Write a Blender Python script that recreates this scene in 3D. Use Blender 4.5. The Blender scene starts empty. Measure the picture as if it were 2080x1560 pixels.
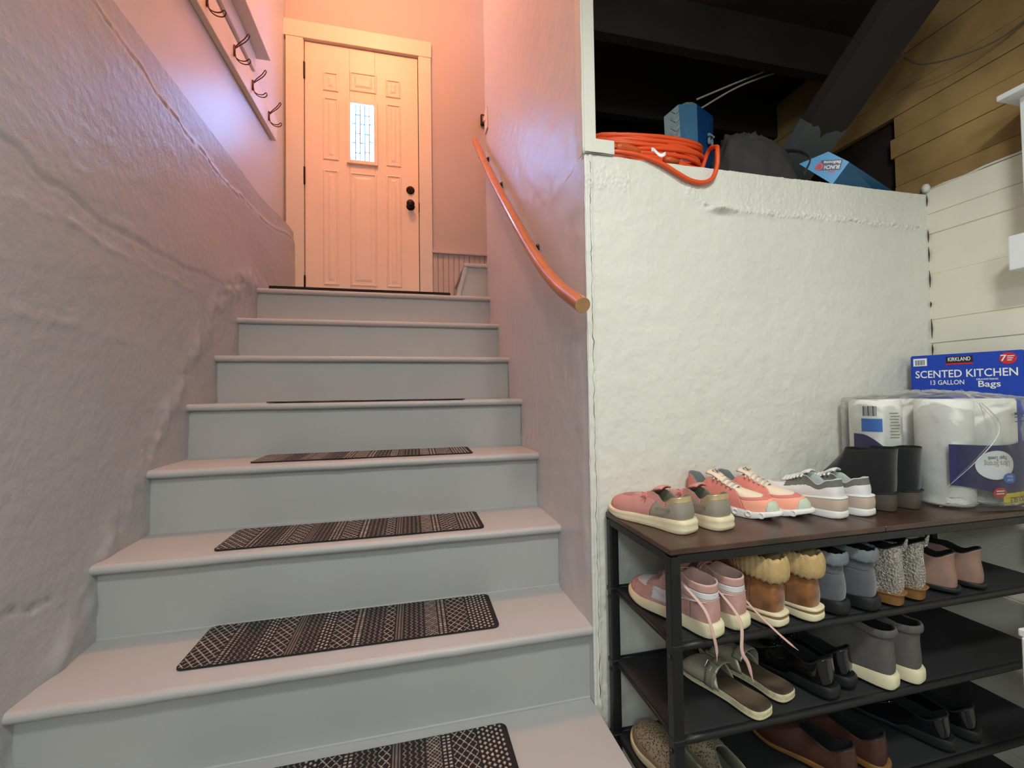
import bpy, bmesh, math, random
from mathutils import Vector, Matrix, noise
S = bpy.context.scene
COL = S.collection
PI = math.pi
rnd = random.Random(7)

# ------------------------------------------------------------------ camera
cam = bpy.data.cameras.new('camera')
camo = bpy.data.objects.new('camera', cam)
COL.objects.link(camo)
yaw, pitch, roll = -0.2318, 0.0247, -0.0147
f = Vector((-math.sin(yaw)*math.cos(pitch), math.cos(yaw)*math.cos(pitch), math.sin(pitch)))
r = Vector((math.cos(yaw), math.sin(yaw), 0)); u = r.cross(f)
r2 = r*math.cos(roll)+u*math.sin(roll); u2 = -r*math.sin(roll)+u*math.cos(roll)
M = Matrix((r2, u2, -f)).transposed().to_4x4()
M.translation = Vector((-0.4922, -1.1413, 0.6824))
camo.matrix_world = M
cam.sensor_width = 36.0
cam.lens = 876.2/2080*36.0
cam.clip_start = 0.02
S.camera = camo

# ------------------------------------------------------------------ world, exposure, lights
w = bpy.data.worlds.new('world'); S.world = w; w.use_nodes = True
w.node_tree.nodes['Background'].inputs[0].default_value = (0.6, 0.75, 1.0, 1)
w.node_tree.nodes['Background'].inputs[1].default_value = 0.02
S.view_settings.view_transform = 'Standard'
S.view_settings.look = 'None'
S.view_settings.gamma = 1.0
S.view_settings.use_curve_mapping = False
S.view_settings.exposure = 0.0

def light(name, kind, loc, energy, color, size=0.1, rot=None, size_y=None, spread=None):
    l = bpy.data.lights.new(name, kind)
    l.energy = energy; l.color = color
    if kind == 'AREA':
        l.size = size
        if size_y: l.shape = 'RECTANGLE'; l.size_y = size_y
        if spread: l.spread = spread
    else:
        l.shadow_soft_size = size
    o = bpy.data.objects.new(name, l); COL.objects.link(o); o.location = loc
    if rot: o.rotation_euler = rot
    return o
# warm lamp over the landing, ceiling lamp of the basement, two added fill lights
light('landing_lamp_light', 'POINT', (-0.80, 0.80, 4.12), 84, (1.0, 0.47, 0.24), 0.09)
light('basement_lamp_light', 'AREA', (-0.10, -1.35, 2.06), 28, (1.0, 1.0, 0.96), 0.28)
light('basement_far_fill', 'POINT', (-1.05, -2.6, 1.7), 50, (0.80, 0.92, 1.0), 0.2)  # added cool fill behind the camera, lifts the risers and right stair wall
light('hall_fill', 'AREA', (0.9, 1.9, 3.9), 8, (0.85, 0.75, 1.0), 0.7, (0, PI*0.25, 0))  # added violet fill from the hall side

# ------------------------------------------------------------------ materials
def lin(c): return tuple(((x/255)/12.92 if x/255 <= 0.04045 else ((x/255+0.055)/1.055)**2.4) for x in c)
MATS = {}
def mat(name, rgb, rough=0.6, metal=0.0, bump=None, vary=0.06, vscale=6.0, spec=0.5, trans=0.0, alpha=1.0,
        emit=None, estr=0.0, coat=0.0, sheen=0.0, rgb2=None, bump2=None):
    m = bpy.data.materials.new(name); m.use_nodes = True
    nt = m.node_tree; b = nt.nodes['Principled BSDF']
    c = lin(rgb)
    b.inputs['Roughness'].default_value = rough
    b.inputs['Metallic'].default_value = metal
    b.inputs['Specular IOR Level'].default_value = spec
    b.inputs['Transmission Weight'].default_value = trans
    b.inputs['Alpha'].default_value = alpha
    b.inputs['Coat Weight'].default_value = coat
    b.inputs['Sheen Weight'].default_value = sheen
    tc = nt.nodes.new('ShaderNodeTexCoord')
    n = nt.nodes.new('ShaderNodeTexNoise'); n.inputs['Scale'].default_value = vscale; n.inputs['Detail'].default_value = 5
    nt.links.new(tc.outputs['Object'], n.inputs['Vector'])
    rr = nt.nodes.new('ShaderNodeValToRGB')
    c2 = lin(rgb2) if rgb2 else c
    rr.color_ramp.elements[0].position = 0.3; rr.color_ramp.elements[1].position = 0.7
    rr.color_ramp.elements[0].color = (*[x*(1-vary) for x in c2], 1)
    rr.color_ramp.elements[1].color = (*[min(1, x*(1+vary)) for x in c], 1)
    nt.links.new(n.outputs['Fac'], rr.inputs['Fac'])
    nt.links.new(rr.outputs['Color'], b.inputs['Base Color'])
    last = None
    for bp in (bump, bump2):
        if not bp: continue
        sc, st, dist = bp
        n2 = nt.nodes.new('ShaderNodeTexNoise'); n2.inputs['Scale'].default_value = sc; n2.inputs['Detail'].default_value = 6
        nt.links.new(tc.outputs['Object'], n2.inputs['Vector'])
        bn = nt.nodes.new('ShaderNodeBump'); bn.inputs['Strength'].default_value = st; bn.inputs['Distance'].default_value = dist
        nt.links.new(n2.outputs['Fac'], bn.inputs['Height'])
        if last: nt.links.new(last.outputs['Normal'], bn.inputs['Normal'])
        nt.links.new(bn.outputs['Normal'], b.inputs['Normal']); last = bn
    if emit:
        b.inputs['Emission Color'].default_value = (*lin(emit), 1); b.inputs['Emission Strength'].default_value = estr
    MATS[name] = m
    return m
def vmat(name, attr, rough=0.8, bump=None):
    m = mat(name, (128, 128, 128), rough, bump=bump)
    nt = m.node_tree; a = nt.nodes.new('ShaderNodeAttribute'); a.attribute_name = attr
    nt.links.new(a.outputs['Color'], nt.nodes['Principled BSDF'].inputs['Base Color'])
    return m

mat('stair_wall_paint', (204, 200, 202), 0.38, bump=(45, 0.22, 0.003), bump2=(260, 0.18, 0.0008), vary=0.03, vscale=2, spec=0.55)
mat('concrete_wall_paint', (172, 173, 177), 0.40, bump=(42, 0.55, 0.005), bump2=(190, 0.45, 0.0015), vary=0.04, vscale=2, spec=0.5)
mat('white_wall_paint', (221, 220, 208), 0.5, bump=(60, 0.3, 0.003), bump2=(300, 0.2, 0.001), vary=0.03, vscale=3)
mat('smooth_wall_paint', (192, 176, 172), 0.6, bump=(200, 0.1, 0.001), vary=0.02)
mat('trim_paint', (224, 208, 190), 0.4, vary=0.02)
mat('door_paint', (238, 212, 190), 0.42, vary=0.02, bump=(120, 0.08, 0.001))
mat('tread_paint', (176, 176, 175), 0.42, vary=0.04, vscale=4, bump=(90, 0.12, 0.001))
mat('riser_paint', (172, 173, 171), 0.5, vary=0.03, vscale=5, bump=(60, 0.12, 0.001))
mat('floor_paint', (120, 120, 118), 0.6)
mat('raw_plank', (170, 138, 86), 0.75, vary=0.16, vscale=5, rgb2=(146, 114, 68), bump=(90, 0.2, 0.001))
mat('white_plank', (232, 228, 208), 0.55, vary=0.04, bump=(70, 0.2, 0.002))
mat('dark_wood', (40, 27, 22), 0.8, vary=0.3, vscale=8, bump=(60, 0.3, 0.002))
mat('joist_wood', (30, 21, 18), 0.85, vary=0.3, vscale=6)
mat('grey_board_paint', (72, 78, 78), 0.7, vary=0.08)
mat('dirt', (34, 28, 24), 0.95, vary=0.3, bump=(20, 0.6, 0.02))
mat('oak', (176, 96, 52), 0.28, vary=0.14, vscale=14, coat=0.3)
mat('oak_end', (170, 130, 84), 0.6, vary=0.12, vscale=60)
mat('bronze', (46, 33, 28), 0.35, metal=0.8)
mat('black_metal', (26, 26, 28), 0.45, spec=0.4)
mat('hook_wire', (88, 40, 34), 0.4, metal=0.6)
mat('rack_wood', (74, 52, 42), 0.33, vary=0.35, vscale=7, rgb2=(52, 36, 30), bump=(40, 0.15, 0.001))
mat('rack_fabric', (34, 34, 36), 0.85, vary=0.12, bump=(700, 0.4, 0.0008))
mat('mat_rubber', (24, 20, 21), 0.9)
mat('came', (110, 118, 126), 0.6, metal=0.2)
mat('white_satin', (235, 237, 236), 0.4, vary=0.01)

# ------------------------------------------------------------------ helpers
def ob(name, bm, m, parent=None, smooth=False, mods=None):
    me = bpy.data.meshes.new(name)
    if isinstance(bm, bmesh.types.BMesh):
        bm.normal_update(); bm.to_mesh(me); bm.free()
    else: me = bm
    o = bpy.data.objects.new(name, me); COL.objects.link(o)
    if m:
        ms = m if isinstance(m, (list, tuple)) else [m]
        for x in ms: me.materials.append(MATS[x] if isinstance(x, str) else x)
    if smooth: me.polygons.foreach_set('use_smooth', [True]*len(me.polygons))
    if parent: o.parent = parent
    return o
def smooth_angle(o, deg=40):
    me = o.data
    me.polygons.foreach_set('use_smooth', [True]*len(me.polygons))
    bm = bmesh.new(); bm.from_mesh(me)
    for e in bm.edges:
        e.smooth = not (len(e.link_faces) == 2 and e.calc_face_angle(0) > math.radians(deg))
    bm.to_mesh(me); bm.free()
    return o
def root(name, label, cat, loc=(0, 0, 0), rz=0.0, group=None):
    o = bpy.data.objects.new(name, None); COL.objects.link(o); o.location = loc; o.rotation_euler = (0, 0, rz)
    o.empty_display_size = 0.05
    return tag(o, label, cat, group)
def tag(o, label, cat, group=None):
    o['label'] = label; o['category'] = cat
    if group: o['group'] = group
    return o
def struct(o): o['kind'] = 'structure'; return o
def box(bm, a, b, bev=0.0, seg=2, M=None):
    c = [(a[i]+b[i])/2 for i in range(3)]; d = [abs(b[i]-a[i]) for i in range(3)]
    r = bmesh.ops.create_cube(bm, size=1.0, matrix=Matrix.Translation(c) @ Matrix.Diagonal((*d, 1)))
    vs = r['verts']
    if bev > 0:
        es = list({e for v in vs for e in v.link_edges})
        rb = bmesh.ops.bevel(bm, geom=es, offset=bev, segments=seg, affect='EDGES', profile=0.5)
        vs = list({v for f in rb['faces'] for v in f.verts} | {v for v in vs if v.is_valid})
    if M is not None: bmesh.ops.transform(bm, matrix=M, verts=vs)
    return vs
def catmull(pts, n, closed=False):
    pts = [Vector(p) for p in pts]; out = []; N = len(pts)
    segs = N if closed else N-1
    for i in range(segs):
        if closed: p0, p1, p2, p3 = pts[(i-1) % N], pts[i], pts[(i+1) % N], pts[(i+2) % N]
        else: p0, p1, p2, p3 = pts[max(i-1, 0)], pts[i], pts[i+1], pts[min(i+2, N-1)]
        for k in range(n):
            t = k/n
            out.append(0.5*((2*p1)+(-p0+p2)*t+(2*p0-5*p1+4*p2-p3)*t*t+(-p0+3*p1-3*p2+p3)*t**3))
    if not closed: out.append(pts[-1])
    return out
def tube(bm, pts, rad, n=8, closed=False, flat=1.0, cap=True):
    """tube along a polyline; rad is a number or list; flat squashes across the second axis"""
    pts = [Vector(p) for p in pts]; N = len(pts); rings = []
    nrm = None
    for i, p in enumerate(pts):
        if closed: t = pts[(i+1) % N]-pts[(i-1) % N]
        else: t = pts[min(i+1, N-1)]-pts[max(i-1, 0)]
        if t.length < 1e-9: t = Vector((0, 0, 1))
        t.normalize()
        if nrm is None:
            a = Vector((0, 0, 1)) if abs(t.z) < 0.9 else Vector((1, 0, 0))
            nrm = (a-t*a.dot(t)).normalized()
        else:
            nrm = nrm-t*nrm.dot(t)
            nrm = nrm.normalized() if nrm.length > 1e-6 else t.orthogonal().normalized()
        bi = t.cross(nrm); rr = rad[i] if isinstance(rad, (list, tuple)) else rad
        rings.append([bm.verts.new(p+nrm*math.cos(2*PI*k/n)*rr*flat+bi*math.sin(2*PI*k/n)*rr) for k in range(n)])
    for i in range(N if closed else N-1):
        A, B = rings[i], rings[(i+1) % N]
        for k in range(n): bm.faces.new((A[k], A[(k+1) % n], B[(k+1) % n], B[k]))
    if cap and not closed:
        bm.faces.new(rings[0][::-1]); bm.faces.new(rings[-1])
    return rings
def lathe(bm, prof, n=24, M=Matrix()):
    rings = []
    for (rr, z) in prof:
        rings.append([bm.verts.new(M @ Vector((rr*math.cos(2*PI*k/n), rr*math.sin(2*PI*k/n), z))) for k in range(n)])
    for A, B in zip(rings[:-1], rings[1:]):
        for k in range(n): bm.faces.new((A[k], A[(k+1) % n], B[(k+1) % n], B[k]))
    if prof[0][0] > 1e-6: bm.faces.new(rings[0][::-1])
    if prof[-1][0] > 1e-6: bm.faces.new(rings[-1])
    bmesh.ops.remove_doubles(bm, verts=[v for q in rings for v in q], dist=1e-6)
def prism(bm, poly, off):
    """poly: list of 3D points, off: extrusion vector"""
    A = [bm.verts.new(Vector(p)) for p in poly]; B = [bm.verts.new(Vector(p)+Vector(off)) for p in poly]
    n = len(A); bm.faces.new(A[::-1]); bm.faces.new(B)
    for i in range(n): bm.faces.new((A[i], A[(i+1) % n], B[(i+1) % n], B[i]))
    bmesh.ops.recalc_face_normals(bm, faces=bm.faces)
def gridmesh(name, nu, nv, fn, m, parent=None, smooth=True, flip=False):
    vs = [fn(i/(nu-1), j/(nv-1)) for j in range(nv) for i in range(nu)]
    fs = []
    for j in range(nv-1):
        for i in range(nu-1):
            a = j*nu+i; q = (a, a+1, a+nu+1, a+nu)
            fs.append(q[::-1] if flip else q)
    me = bpy.data.meshes.new(name); me.from_pydata(vs, [], fs)
    return ob(name, me, m, parent, smooth)
def fb(x, y, z, o=4): return noise.fractal(Vector((x, y, z)), 1.0, 2.0, o)
def text_mesh(name, s, size, M, m, parent=None, ext=0.0004, bold=0.0, wfit=None, sx=1.0):
    c = bpy.data.curves.new('t', 'FONT'); c.body = s; c.size = size; c.extrude = ext; c.offset = bold*size
    c.align_x = 'CENTER'; c.align_y = 'CENTER'; c.resolution_u = 3
    o = bpy.data.objects.new('t', c); COL.objects.link(o)
    bpy.context.view_layer.update()
    me = bpy.data.meshes.new_from_object(o.evaluated_get(bpy.context.evaluated_depsgraph_get()))
    bpy.data.objects.remove(o)
    xs = [v.co.x for v in me.vertices]
    if wfit and xs: sx = wfit/(max(xs)-min(xs))
    me.transform(M @ Matrix.Diagonal((sx, 1, 1, 1)))
    me.materials.clear(); me.name = name
    return ob(name, me, m, parent)
def frame(o, x, y):
    """matrix with origin o, local x along x, local y along y (orthonormalised)"""
    x = Vector(x).normalized(); y = Vector(y); y = (y-x*y.dot(x)).normalized(); z = x.cross(y)
    m = Matrix((x, y, z)).transposed().to_4x4(); m.translation = Vector(o); return m
def ss(a, b, x):
    t = max(0.0, min(1.0, (x-a)/(b-a))); return t*t*(3-2*t)
def interp(tab, x):
    if x <= tab[0][0]: return tab[0][1]
    for (x0, y0), (x1, y1) in zip(tab[:-1], tab[1:]):
        if x <= x1:
            t = (x-x0)/(x1-x0); t = t*t*(3-2*t); return y0+(y1-y0)*t
    return tab[-1][1]

FLOOR = -0.609
RISE, RUN = 0.212, 0.25
TT = 0.027
# ------------------------------------------------------------------ setting
bm = bmesh.new(); box(bm, (-1.6, -3.6, FLOOR-0.1), (1.5, 2.4, FLOOR)); struct(ob('floor', bm, 'floor_paint'))

def seam(y, z, pts, wd):
    """signed depth of a wavy seam given as (y, z) polyline"""
    zz = interp(pts, y) + 0.012*fb(y*5, 3.3, 0) + 0.010*fb(y*18, 1.3, 0)
    if y < pts[0][0]-0.02 or y > pts[-1][0]: return 0, 0
    d = (z-zz)/wd
    return math.exp(-d*d), (z-zz)
CRACK = [(-3.0, 1.80), (0.25, 1.785), (0.38, 1.767), (0.6, 1.729), (0.825, 1.713), (1.07, 1.696), (1.6, 1.723), (2.22, 1.80)]
SEAM1 = [(-3.0, 1.27), (-0.02, 1.24), (0.11, 1.208), (0.27, 1.19), (0.59, 1.184), (1.0, 1.2), (1.38, 1.275)]
SEAM2 = [(-0.3, 1.12), (0.0, 1.126), (0.2, 1.136), (0.37, 1.124), (0.8, 1.118)]
SEAM3 = [(-0.3, 0.87), (0.19, 0.878), (0.5, 0.86)]
SEAM4 = [(0.0, 0.232), (0.06, 0.222), (0.13, 0.21)]
def leftwall(uu, vv):
    y = -2.6+uu*4.83; z = FLOOR+vv*(1.862-FLOOR)
    x = -1.33+0.045*ss(1.55, 2.1, y)
    x += 0.005*fb(y*1.2, z*1.2, 0.5)+0.0014*fb(y*4, z*8, 4.0)+0.0008*fb(y*16, z*30, 9.0, 3)+0.0007*fb(y*45, z*70, 2.0, 2)
    s, d = seam(y, z, SEAM1, 0.008); x += -0.006*s*(0.5+1.2*abs(fb(y*12, 5, 5, 3)))+0.0035*ss(0.03, -0.01, -d)*(1-ss(0.0, 0.12, -d))
    s, d = seam(y, z, SEAM2, 0.005); x += 0.004*s*(0.3+1.6*abs(fb(y*14, 2, 5, 3)))
    s, d = seam(y, z, SEAM3, 0.006); x += 0.003*s*(0.2+1.6*abs(fb(y*14, 3, 5, 3)))
    s, d = seam(y, z, SEAM4, 0.007); x += -0.009*s*(0.3+1.5*abs(fb(y*20, 3, 5, 3)))
    s, d = seam(y, z, CRACK, 0.004); x += -0.010*s-0.009*ss(0.0, 0.03, d)
    # the rough mortar where the steps meet the wall
    zn = interp([(-0.5, -0.4), (1.5, 1.30), (2.3, 1.30)], y)
    g = math.exp(-((z-zn-0.03)/0.07)**2)
    x += g*(0.006+0.009*fb(y*16, z*16, 7.7, 3))
    return (x, y, z)
struct(gridmesh('wall_left', 460, 260, leftwall, 'concrete_wall_paint', flip=True))
mat('crack_dark', (62, 46, 42), 0.8)
bm = bmesh.new(); P = []
for k in range(150):
    y = 0.15+k*2.08/149; z = interp(CRACK, y)+0.012*fb(y*5, 3.3, 0)+0.010*fb(y*18, 1.3, 0)
    q = leftwall((y+2.6)/4.83, (z-FLOOR)/(1.862-FLOOR)); P.append((q[0]+0.0005, y, z))
tube(bm, P, [0.0008+0.0016*abs(fb(k*0.13, 2, 8, 2)) for k in range(150)], 6)
struct(ob('trim_8', bm, 'crack_dark', smooth=True))
bm = bmesh.new(); box(bm, (-1.62, -3.6, FLOOR), (-1.37, 2.5, 1.86)); box(bm, (-1.62, 2.2, 1.0), (-1.37, 2.5, 4.3))
box(bm, (-1.40, -3.6, 1.855), (-1.34, 2.235, 1.862)) ; struct(ob('wall_left_core', bm, 'concrete_wall_paint'))
# smooth plaster above, with the opening of the window
def upleft(a, b):
    return lambda uu, vv: (-1.357+0.002*fb((a[0]+uu*(b[0]-a[0]))*3, (a[1]+vv*(b[1]-a[1]))*3, 1), a[0]+uu*(b[0]-a[0]), a[1]+vv*(b[1]-a[1]))
WY0, WY1, WZ0, WZ1 = 0.35, 1.40, 2.68, 3.7
bm = bmesh.new()
box(bm, (-1.42, -0.9, 1.855), (-1.357, 2.2, WZ0)); box(bm, (-1.42, -0.9, WZ1), (-1.357, 2.2, 4.3))
box(bm, (-1.42, -0.9, WZ0), (-1.357, WY0, WZ1)); box(bm, (-1.42, WY1, WZ0), (-1.357, 2.2, WZ1))
struct(ob('wall_left_upper', bm, 'stair_wall_paint'))

# right wall of the stair (X = 0) and its upper part
def rightwall(uu, vv):
    y = 0.0+uu*1.60; z = FLOOR+vv*(4.3-FLOOR)
    e = ss(0.0, 0.05, y)
    x = 0.0-0.004*fb(y*2, z*2, 3)*e-0.0018*fb(y*14, z*14, 5, 3)-0.0010*fb(y*50, z*50, 5, 2)+0.002*(1-e)
    return (x, y, z)
struct(gridmesh('wall_right', 150, 420, rightwall, 'stair_wall_paint'))
bm = bmesh.new(); box(bm, (0.012, 0.03, FLOOR), (0.11, 1.60, 1.36)); box(bm, (0.012, 0.002, 1.36), (0.034, 1.60, 4.3)); box(bm, (0.012, 0.30, 1.36), (0.11, 1.60, 4.3))
struct(ob('wall_right_core', bm, 'stair_wall_paint'))

# white concrete wall facing the basement (Y = 0)
POP = [(-0.1, 1.27), (0.1, 1.268), (0.34, 1.275), (0.43, 1.245), (0.8, 1.253), (1.31, 1.252)]
def whitewall(uu, vv):
    x = 0.0+uu*1.31; z = FLOOR+vv*(1.372-FLOOR)
    y = 0.004*fb(x*2, z*2, 8)-0.0018*fb(x*22, z*22, 2, 3)-0.0011*abs(fb(x*60, z*60, 7, 2))
    lo = ss(0.35, -0.35, z)
    y -= lo*(0.010*fb(x*7, z*5, 4, 4)+0.004)
    zz = interp(POP, x)
    band = math.exp(-((z-zz)/0.012)**2)*ss(0.3, 0.42, x) + 0.55*ss(zz-0.01, zz+0.02, z)*ss(0.42, 0.36, x)*ss(1.36, 1.30, z)*(1 if x < 0.14 or x > 0.33 else 0)
    band2 = 0.35*ss(zz-0.01, zz+0.02, z)*ss(0.40, 0.5, x)*(1-ss(0.6, 1.5, x))
    nn = fb(x*75, z*75, 1, 2)
    y -= (band+band2)*(0.011*abs(nn)+0.002)
    y += 0.006*math.exp(-((z-zz+0.004)/0.003)**2)*ss(0.75, 1.0, x)*ss(0.0, 0.3, fb(x*18, 2, 1, 2))
    d = math.hypot((x-0.445)/0.038, (z-1.247)/0.010); y -= 0.020*math.exp(-d*d)
    d = math.hypot((x-0.405)/0.012, (z-1.25)/0.006); y += 0.012*math.exp(-d*d)
    e = 0.012+0.003*fb(z*8, 1, 1, 3)         # wavy paint ridge at the corner
    y += 0.0035*math.exp(-((x-e)/0.0022)**2)-0.003*math.exp(-((x-e-0.006)/0.005)**2)
    if x < 0.004: y += 0.002
    return (x, y, z)
struct(gridmesh('wall_front', 460, 560, whitewall, 'white_wall_paint'))
bm = bmesh.new(); box(bm, (0.012, 0.012, FLOOR), (1.31, 0.2, 1.368)); box(bm, (0.0, 0.003, 1.366), (1.31, 0.21, 1.374))
struct(ob('wall_front_core', bm, 'white_wall_paint'))

# plank wall at the right (X = 1.305)
zb = [FLOOR, -0.45, -0.29, -0.13, 0.03, 0.19, 0.35, 0.51, 0.675, 0.841, 0.924, 1.085, 1.228, 1.30, 1.388]
bm = bmesh.new()
for i, (a, b) in enumerate(zip(zb[:-1], zb[1:])):
    box(bm, (1.305+0.0015*(i % 3), -3.6, a+0.0012), (1.34, 0.02 if i < 14 else 0.02, b-0.0012), 0.0015, 1)
box(bm, (1.3095, -3.6, FLOOR), (1.335, 0.015, 1.386))
struct(ob('wall_plank_white', bm, 'white_plank'))
bm = bmesh.new()
bb = [(1.388, 1.448, 0.10), (1.4495, 1.56, 0.10), (1.5615, 1.635, 0.112), (1.6365, 1.715, 0.098), (1.7165, 1.80, 0.60), (1.8015, 1.93, 0.75), (1.9315, 2.12, 0.8)]
for i, (a, b, ye) in enumerate(bb): box(bm, (1.309+0.002*(i % 2), -3.6, a), (1.335, ye, b), 0.0012, 1)
struct(ob('wall_plank_raw', bm, 'raw_plank'))
bm = bmesh.new(); box(bm, (1.34, -3.6, FLOOR), (1.42, 2.4, 4.3)); struct(ob('wall_plank_core', bm, 'dark_wood'))
# ragged white paint line and plaster lump at the corner
bm = bmesh.new()
tube(bm, [(1.309, 0.0, 1.388), (1.3085, -0.05, 1.391), (1.3085, -0.11, 1.388), (1.3085, -0.16, 1.393), (1.309, -0.6, 1.392)], 0.004, 6)
lathe(bm, [(0.0, -0.018), (0.010, -0.012), (0.013, 0), (0.009, 0.012), (0, 0.016)], 12, Matrix.Translation((1.30, -0.004, 1.395)))
struct(ob('trim_5', bm, 'white_wall_paint', smooth=True))
# rear of the basement, never seen, closes the room
bm = bmesh.new(); box(bm, (-1.62, -3.7, FLOOR), (1.42, -3.6, 2.2)); struct(ob('wall_back', bm, 'white_wall_paint'))
bm = bmesh.new(); box(bm, (-1.62, -3.7, 2.13), (1.42, -0.42, 2.2)); struct(ob('ceiling', bm, 'white_wall_paint'))
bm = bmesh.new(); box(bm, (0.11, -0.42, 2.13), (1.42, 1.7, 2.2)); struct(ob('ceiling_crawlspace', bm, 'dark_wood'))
bm = bmesh.new(); box(bm, (-1.62, -0.5, 2.2), (0.12, -0.42, 4.3)); box(bm, (0.0, -0.42, 2.2), (0.11, 0.0, 4.3))
struct(ob('wall_stairwell_front', bm, 'smooth_wall_paint'))
bm = bmesh.new(); box(bm, (-1.7, -0.5, 4.3), (1.9, 2.5, 4.4)); struct(ob('ceiling_landing', bm, 'trim_paint'))
bm = bmesh.new(); box(bm, (1.4, 1.6, 1.0), (1.5, 2.4, 4.3)); struct(ob('wall_hall_end', bm, 'smooth_wall_paint'))
bm = bmesh.new(); box(bm, (0.11, 1.55, 2.2), (1.42, 1.62, 4.3)); struct(ob('wall_hall_side', bm, 'smooth_wall_paint'))
# crawlspace
gr = gridmesh('floor_crawlspace', 60, 60, lambda a, b: (0.11+a*1.22, 0.20+b*1.35, 1.36+0.02*fb(a*5, b*5, 1)+0.08*b), 'dirt'); struct(gr)
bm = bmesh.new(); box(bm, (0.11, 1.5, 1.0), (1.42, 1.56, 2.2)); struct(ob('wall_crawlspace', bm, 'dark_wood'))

# joists above the ledge
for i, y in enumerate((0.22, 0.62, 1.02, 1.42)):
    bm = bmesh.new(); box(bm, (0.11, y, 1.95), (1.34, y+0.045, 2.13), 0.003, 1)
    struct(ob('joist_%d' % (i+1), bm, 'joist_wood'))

# door wall
DZ0, DZ1, DX0, DX1 = 1.299, 3.292, -1.223, -0.416
bm = bmesh.new()
box(bm, (-1.6, 2.21, 1.0), (DX0-0.012, 2.34, 4.3)); box(bm, (DX1+0.012, 2.21, 1.0), (1.5, 2.34, 4.3)); box(bm, (DX0-0.012, 2.21, DZ1+0.012), (DX1+0.012, 2.34, 4.3))
struct(ob('wall_rear', bm, 'smooth_wall_paint'))
# casing
bm = bmesh.new()
box(bm, (-1.345, 2.185, DZ0), (DX0-0.006, 2.212, DZ1+0.006), 0.002, 1)
box(bm, (DX1+0.006, 2.185, DZ0), (DX1+0.100, 2.212, DZ1+0.006), 0.002, 1)
box(bm, (-1.36, 2.183, DZ1+0.007), (DX1+0.104, 2.212, DZ1+0.130), 0.002, 1)
box(bm, (DX0-0.012, 2.20, DZ0), (DX0-0.004, 2.30, DZ1+0.01)); box(bm, (DX1+0.004, 2.20, DZ0), (DX1+0.012, 2.30, DZ1+0.01)); box(bm, (DX0-0.012, 2.20, DZ1+0.003), (DX1+0.012, 2.30, DZ1+0.012))
struct(ob('trim_1', bm, 'trim_paint'))
# door leaf
door = struct(bpy.data.objects.new('door_1', None)); COL.objects.link(door); door.location = (DX0, 2.208, DZ0)
def dl(bm): bmesh.ops.translate(bm, verts=bm.verts, vec=(-DX0, -2.208, -DZ0)); return bm
GX0, GX1, GZ0, GZ1 = -0.934, -0.714, 2.411, 2.893
bm = bmesh.new()
for a, b in (((DX0, DZ0), (GX0+0.02, DZ1)), ((GX1-0.02, DZ0), (DX1, DZ1)), ((GX0+0.02, DZ0), (GX1-0.02, GZ0+0.02)), ((GX0+0.02, GZ1-0.02), (GX1-0.02, DZ1))):
    box(bm, (a[0]+0.0015, 2.208, a[1]+0.003), (b[0]-0.0015 if b[0] == DX1 else b[0], 2.248, b[1]-0.002))
ob('leaf', dl(bm), 'door_paint', door)
def raised(x0, x1, z0, z1):
    bm = bmesh.new(); Y = 2.208
    prof = [(0, 0.0), (0.004, -0.006), (0.011, -0.007), (0.016, -0.0015), (0.032, -0.0012), (0.048, -0.0062)]
    rings = []
    for o_, d in prof:
        rings.append([bm.verts.new((x0+o_, Y+d, z0+o_)), bm.verts.new((x1-o_, Y+d, z0+o_)), bm.verts.new((x1-o_, Y+d, z1-o_)), bm.verts.new((x0+o_, Y+d, z1-o_))])
    for A, B in zip(rings[:-1], rings[1:]):
        for k in range(4): bm.faces.new((A[k], A[(k+1) % 4], B[(k+1) % 4], B[k]))
    bm.faces.new(rings[-1]); return dl(bm)
for p in ((-1.10, -0.990, 2.941, 3.085), (-1.10, -0.990, 2.426, 2.894), (-1.10, -0.992, 1.502, 2.354), (-0.913, -0.720, 2.965, 3.115),
          (-0.915, -0.724, 1.502, 2.352), (-0.655, -0.545, 2.955, 3.095), (-0.655, -0.545, 2.425, 2.905), (-0.655, -0.545, 1.502, 2.358)):
    ob('panel', raised(*p), 'door_paint', door)
bm = bmesh.new()
fw = 0.028
for a, b in (((GX0, GZ0), (GX0+fw, GZ1)), ((GX1-fw, GZ0), (GX1, GZ1)), ((GX0+fw-0.001, GZ0), (GX1-fw+0.001, GZ0+fw)), ((GX0+fw-0.001, GZ1-fw), (GX1-fw+0.001, GZ1))):
    box(bm, (a[0], 2.186 if a[0] in (GX0, GX1-fw) else 2.187, a[1]), (b[0], 2.2115, b[1]), 0.003, 2)
ob('window_frame', dl(bm), 'door_paint', door)
# leaded glass: frosted pane glowing with daylight, lead came on it
g = mat('lite_glass', (240, 246, 255), 0.3, emit=(96, 172, 255), estr=9.0)
nt = g.node_tree
tc = nt.nodes.new('ShaderNodeTexCoord'); v = nt.nodes.new('ShaderNodeTexNoise'); v.inputs['Scale'].default_value = 55; v.inputs['Detail'].default_value = 4
mp = nt.nodes.new('ShaderNodeMapRange'); mp.inputs[1].default_value = 0.35; mp.inputs[2].default_value = 0.65; mp.inputs[3].default_value = 26; mp.inputs[4].default_value = 56.0
nt.links.new(tc.outputs['Object'], v.inputs['Vector']); nt.links.new(v.outputs['Fac'], mp.inputs[0]); nt.links.new(mp.outputs[0], nt.nodes['Principled BSDF'].inputs['Emission Strength'])
bm = bmesh.new(); box(bm, (GX0+0.02, 2.216, GZ0+0.02), (GX1-0.02, 2.222, GZ1-0.02)); ob('glass', dl(bm), 'lite_glass', door)
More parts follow.
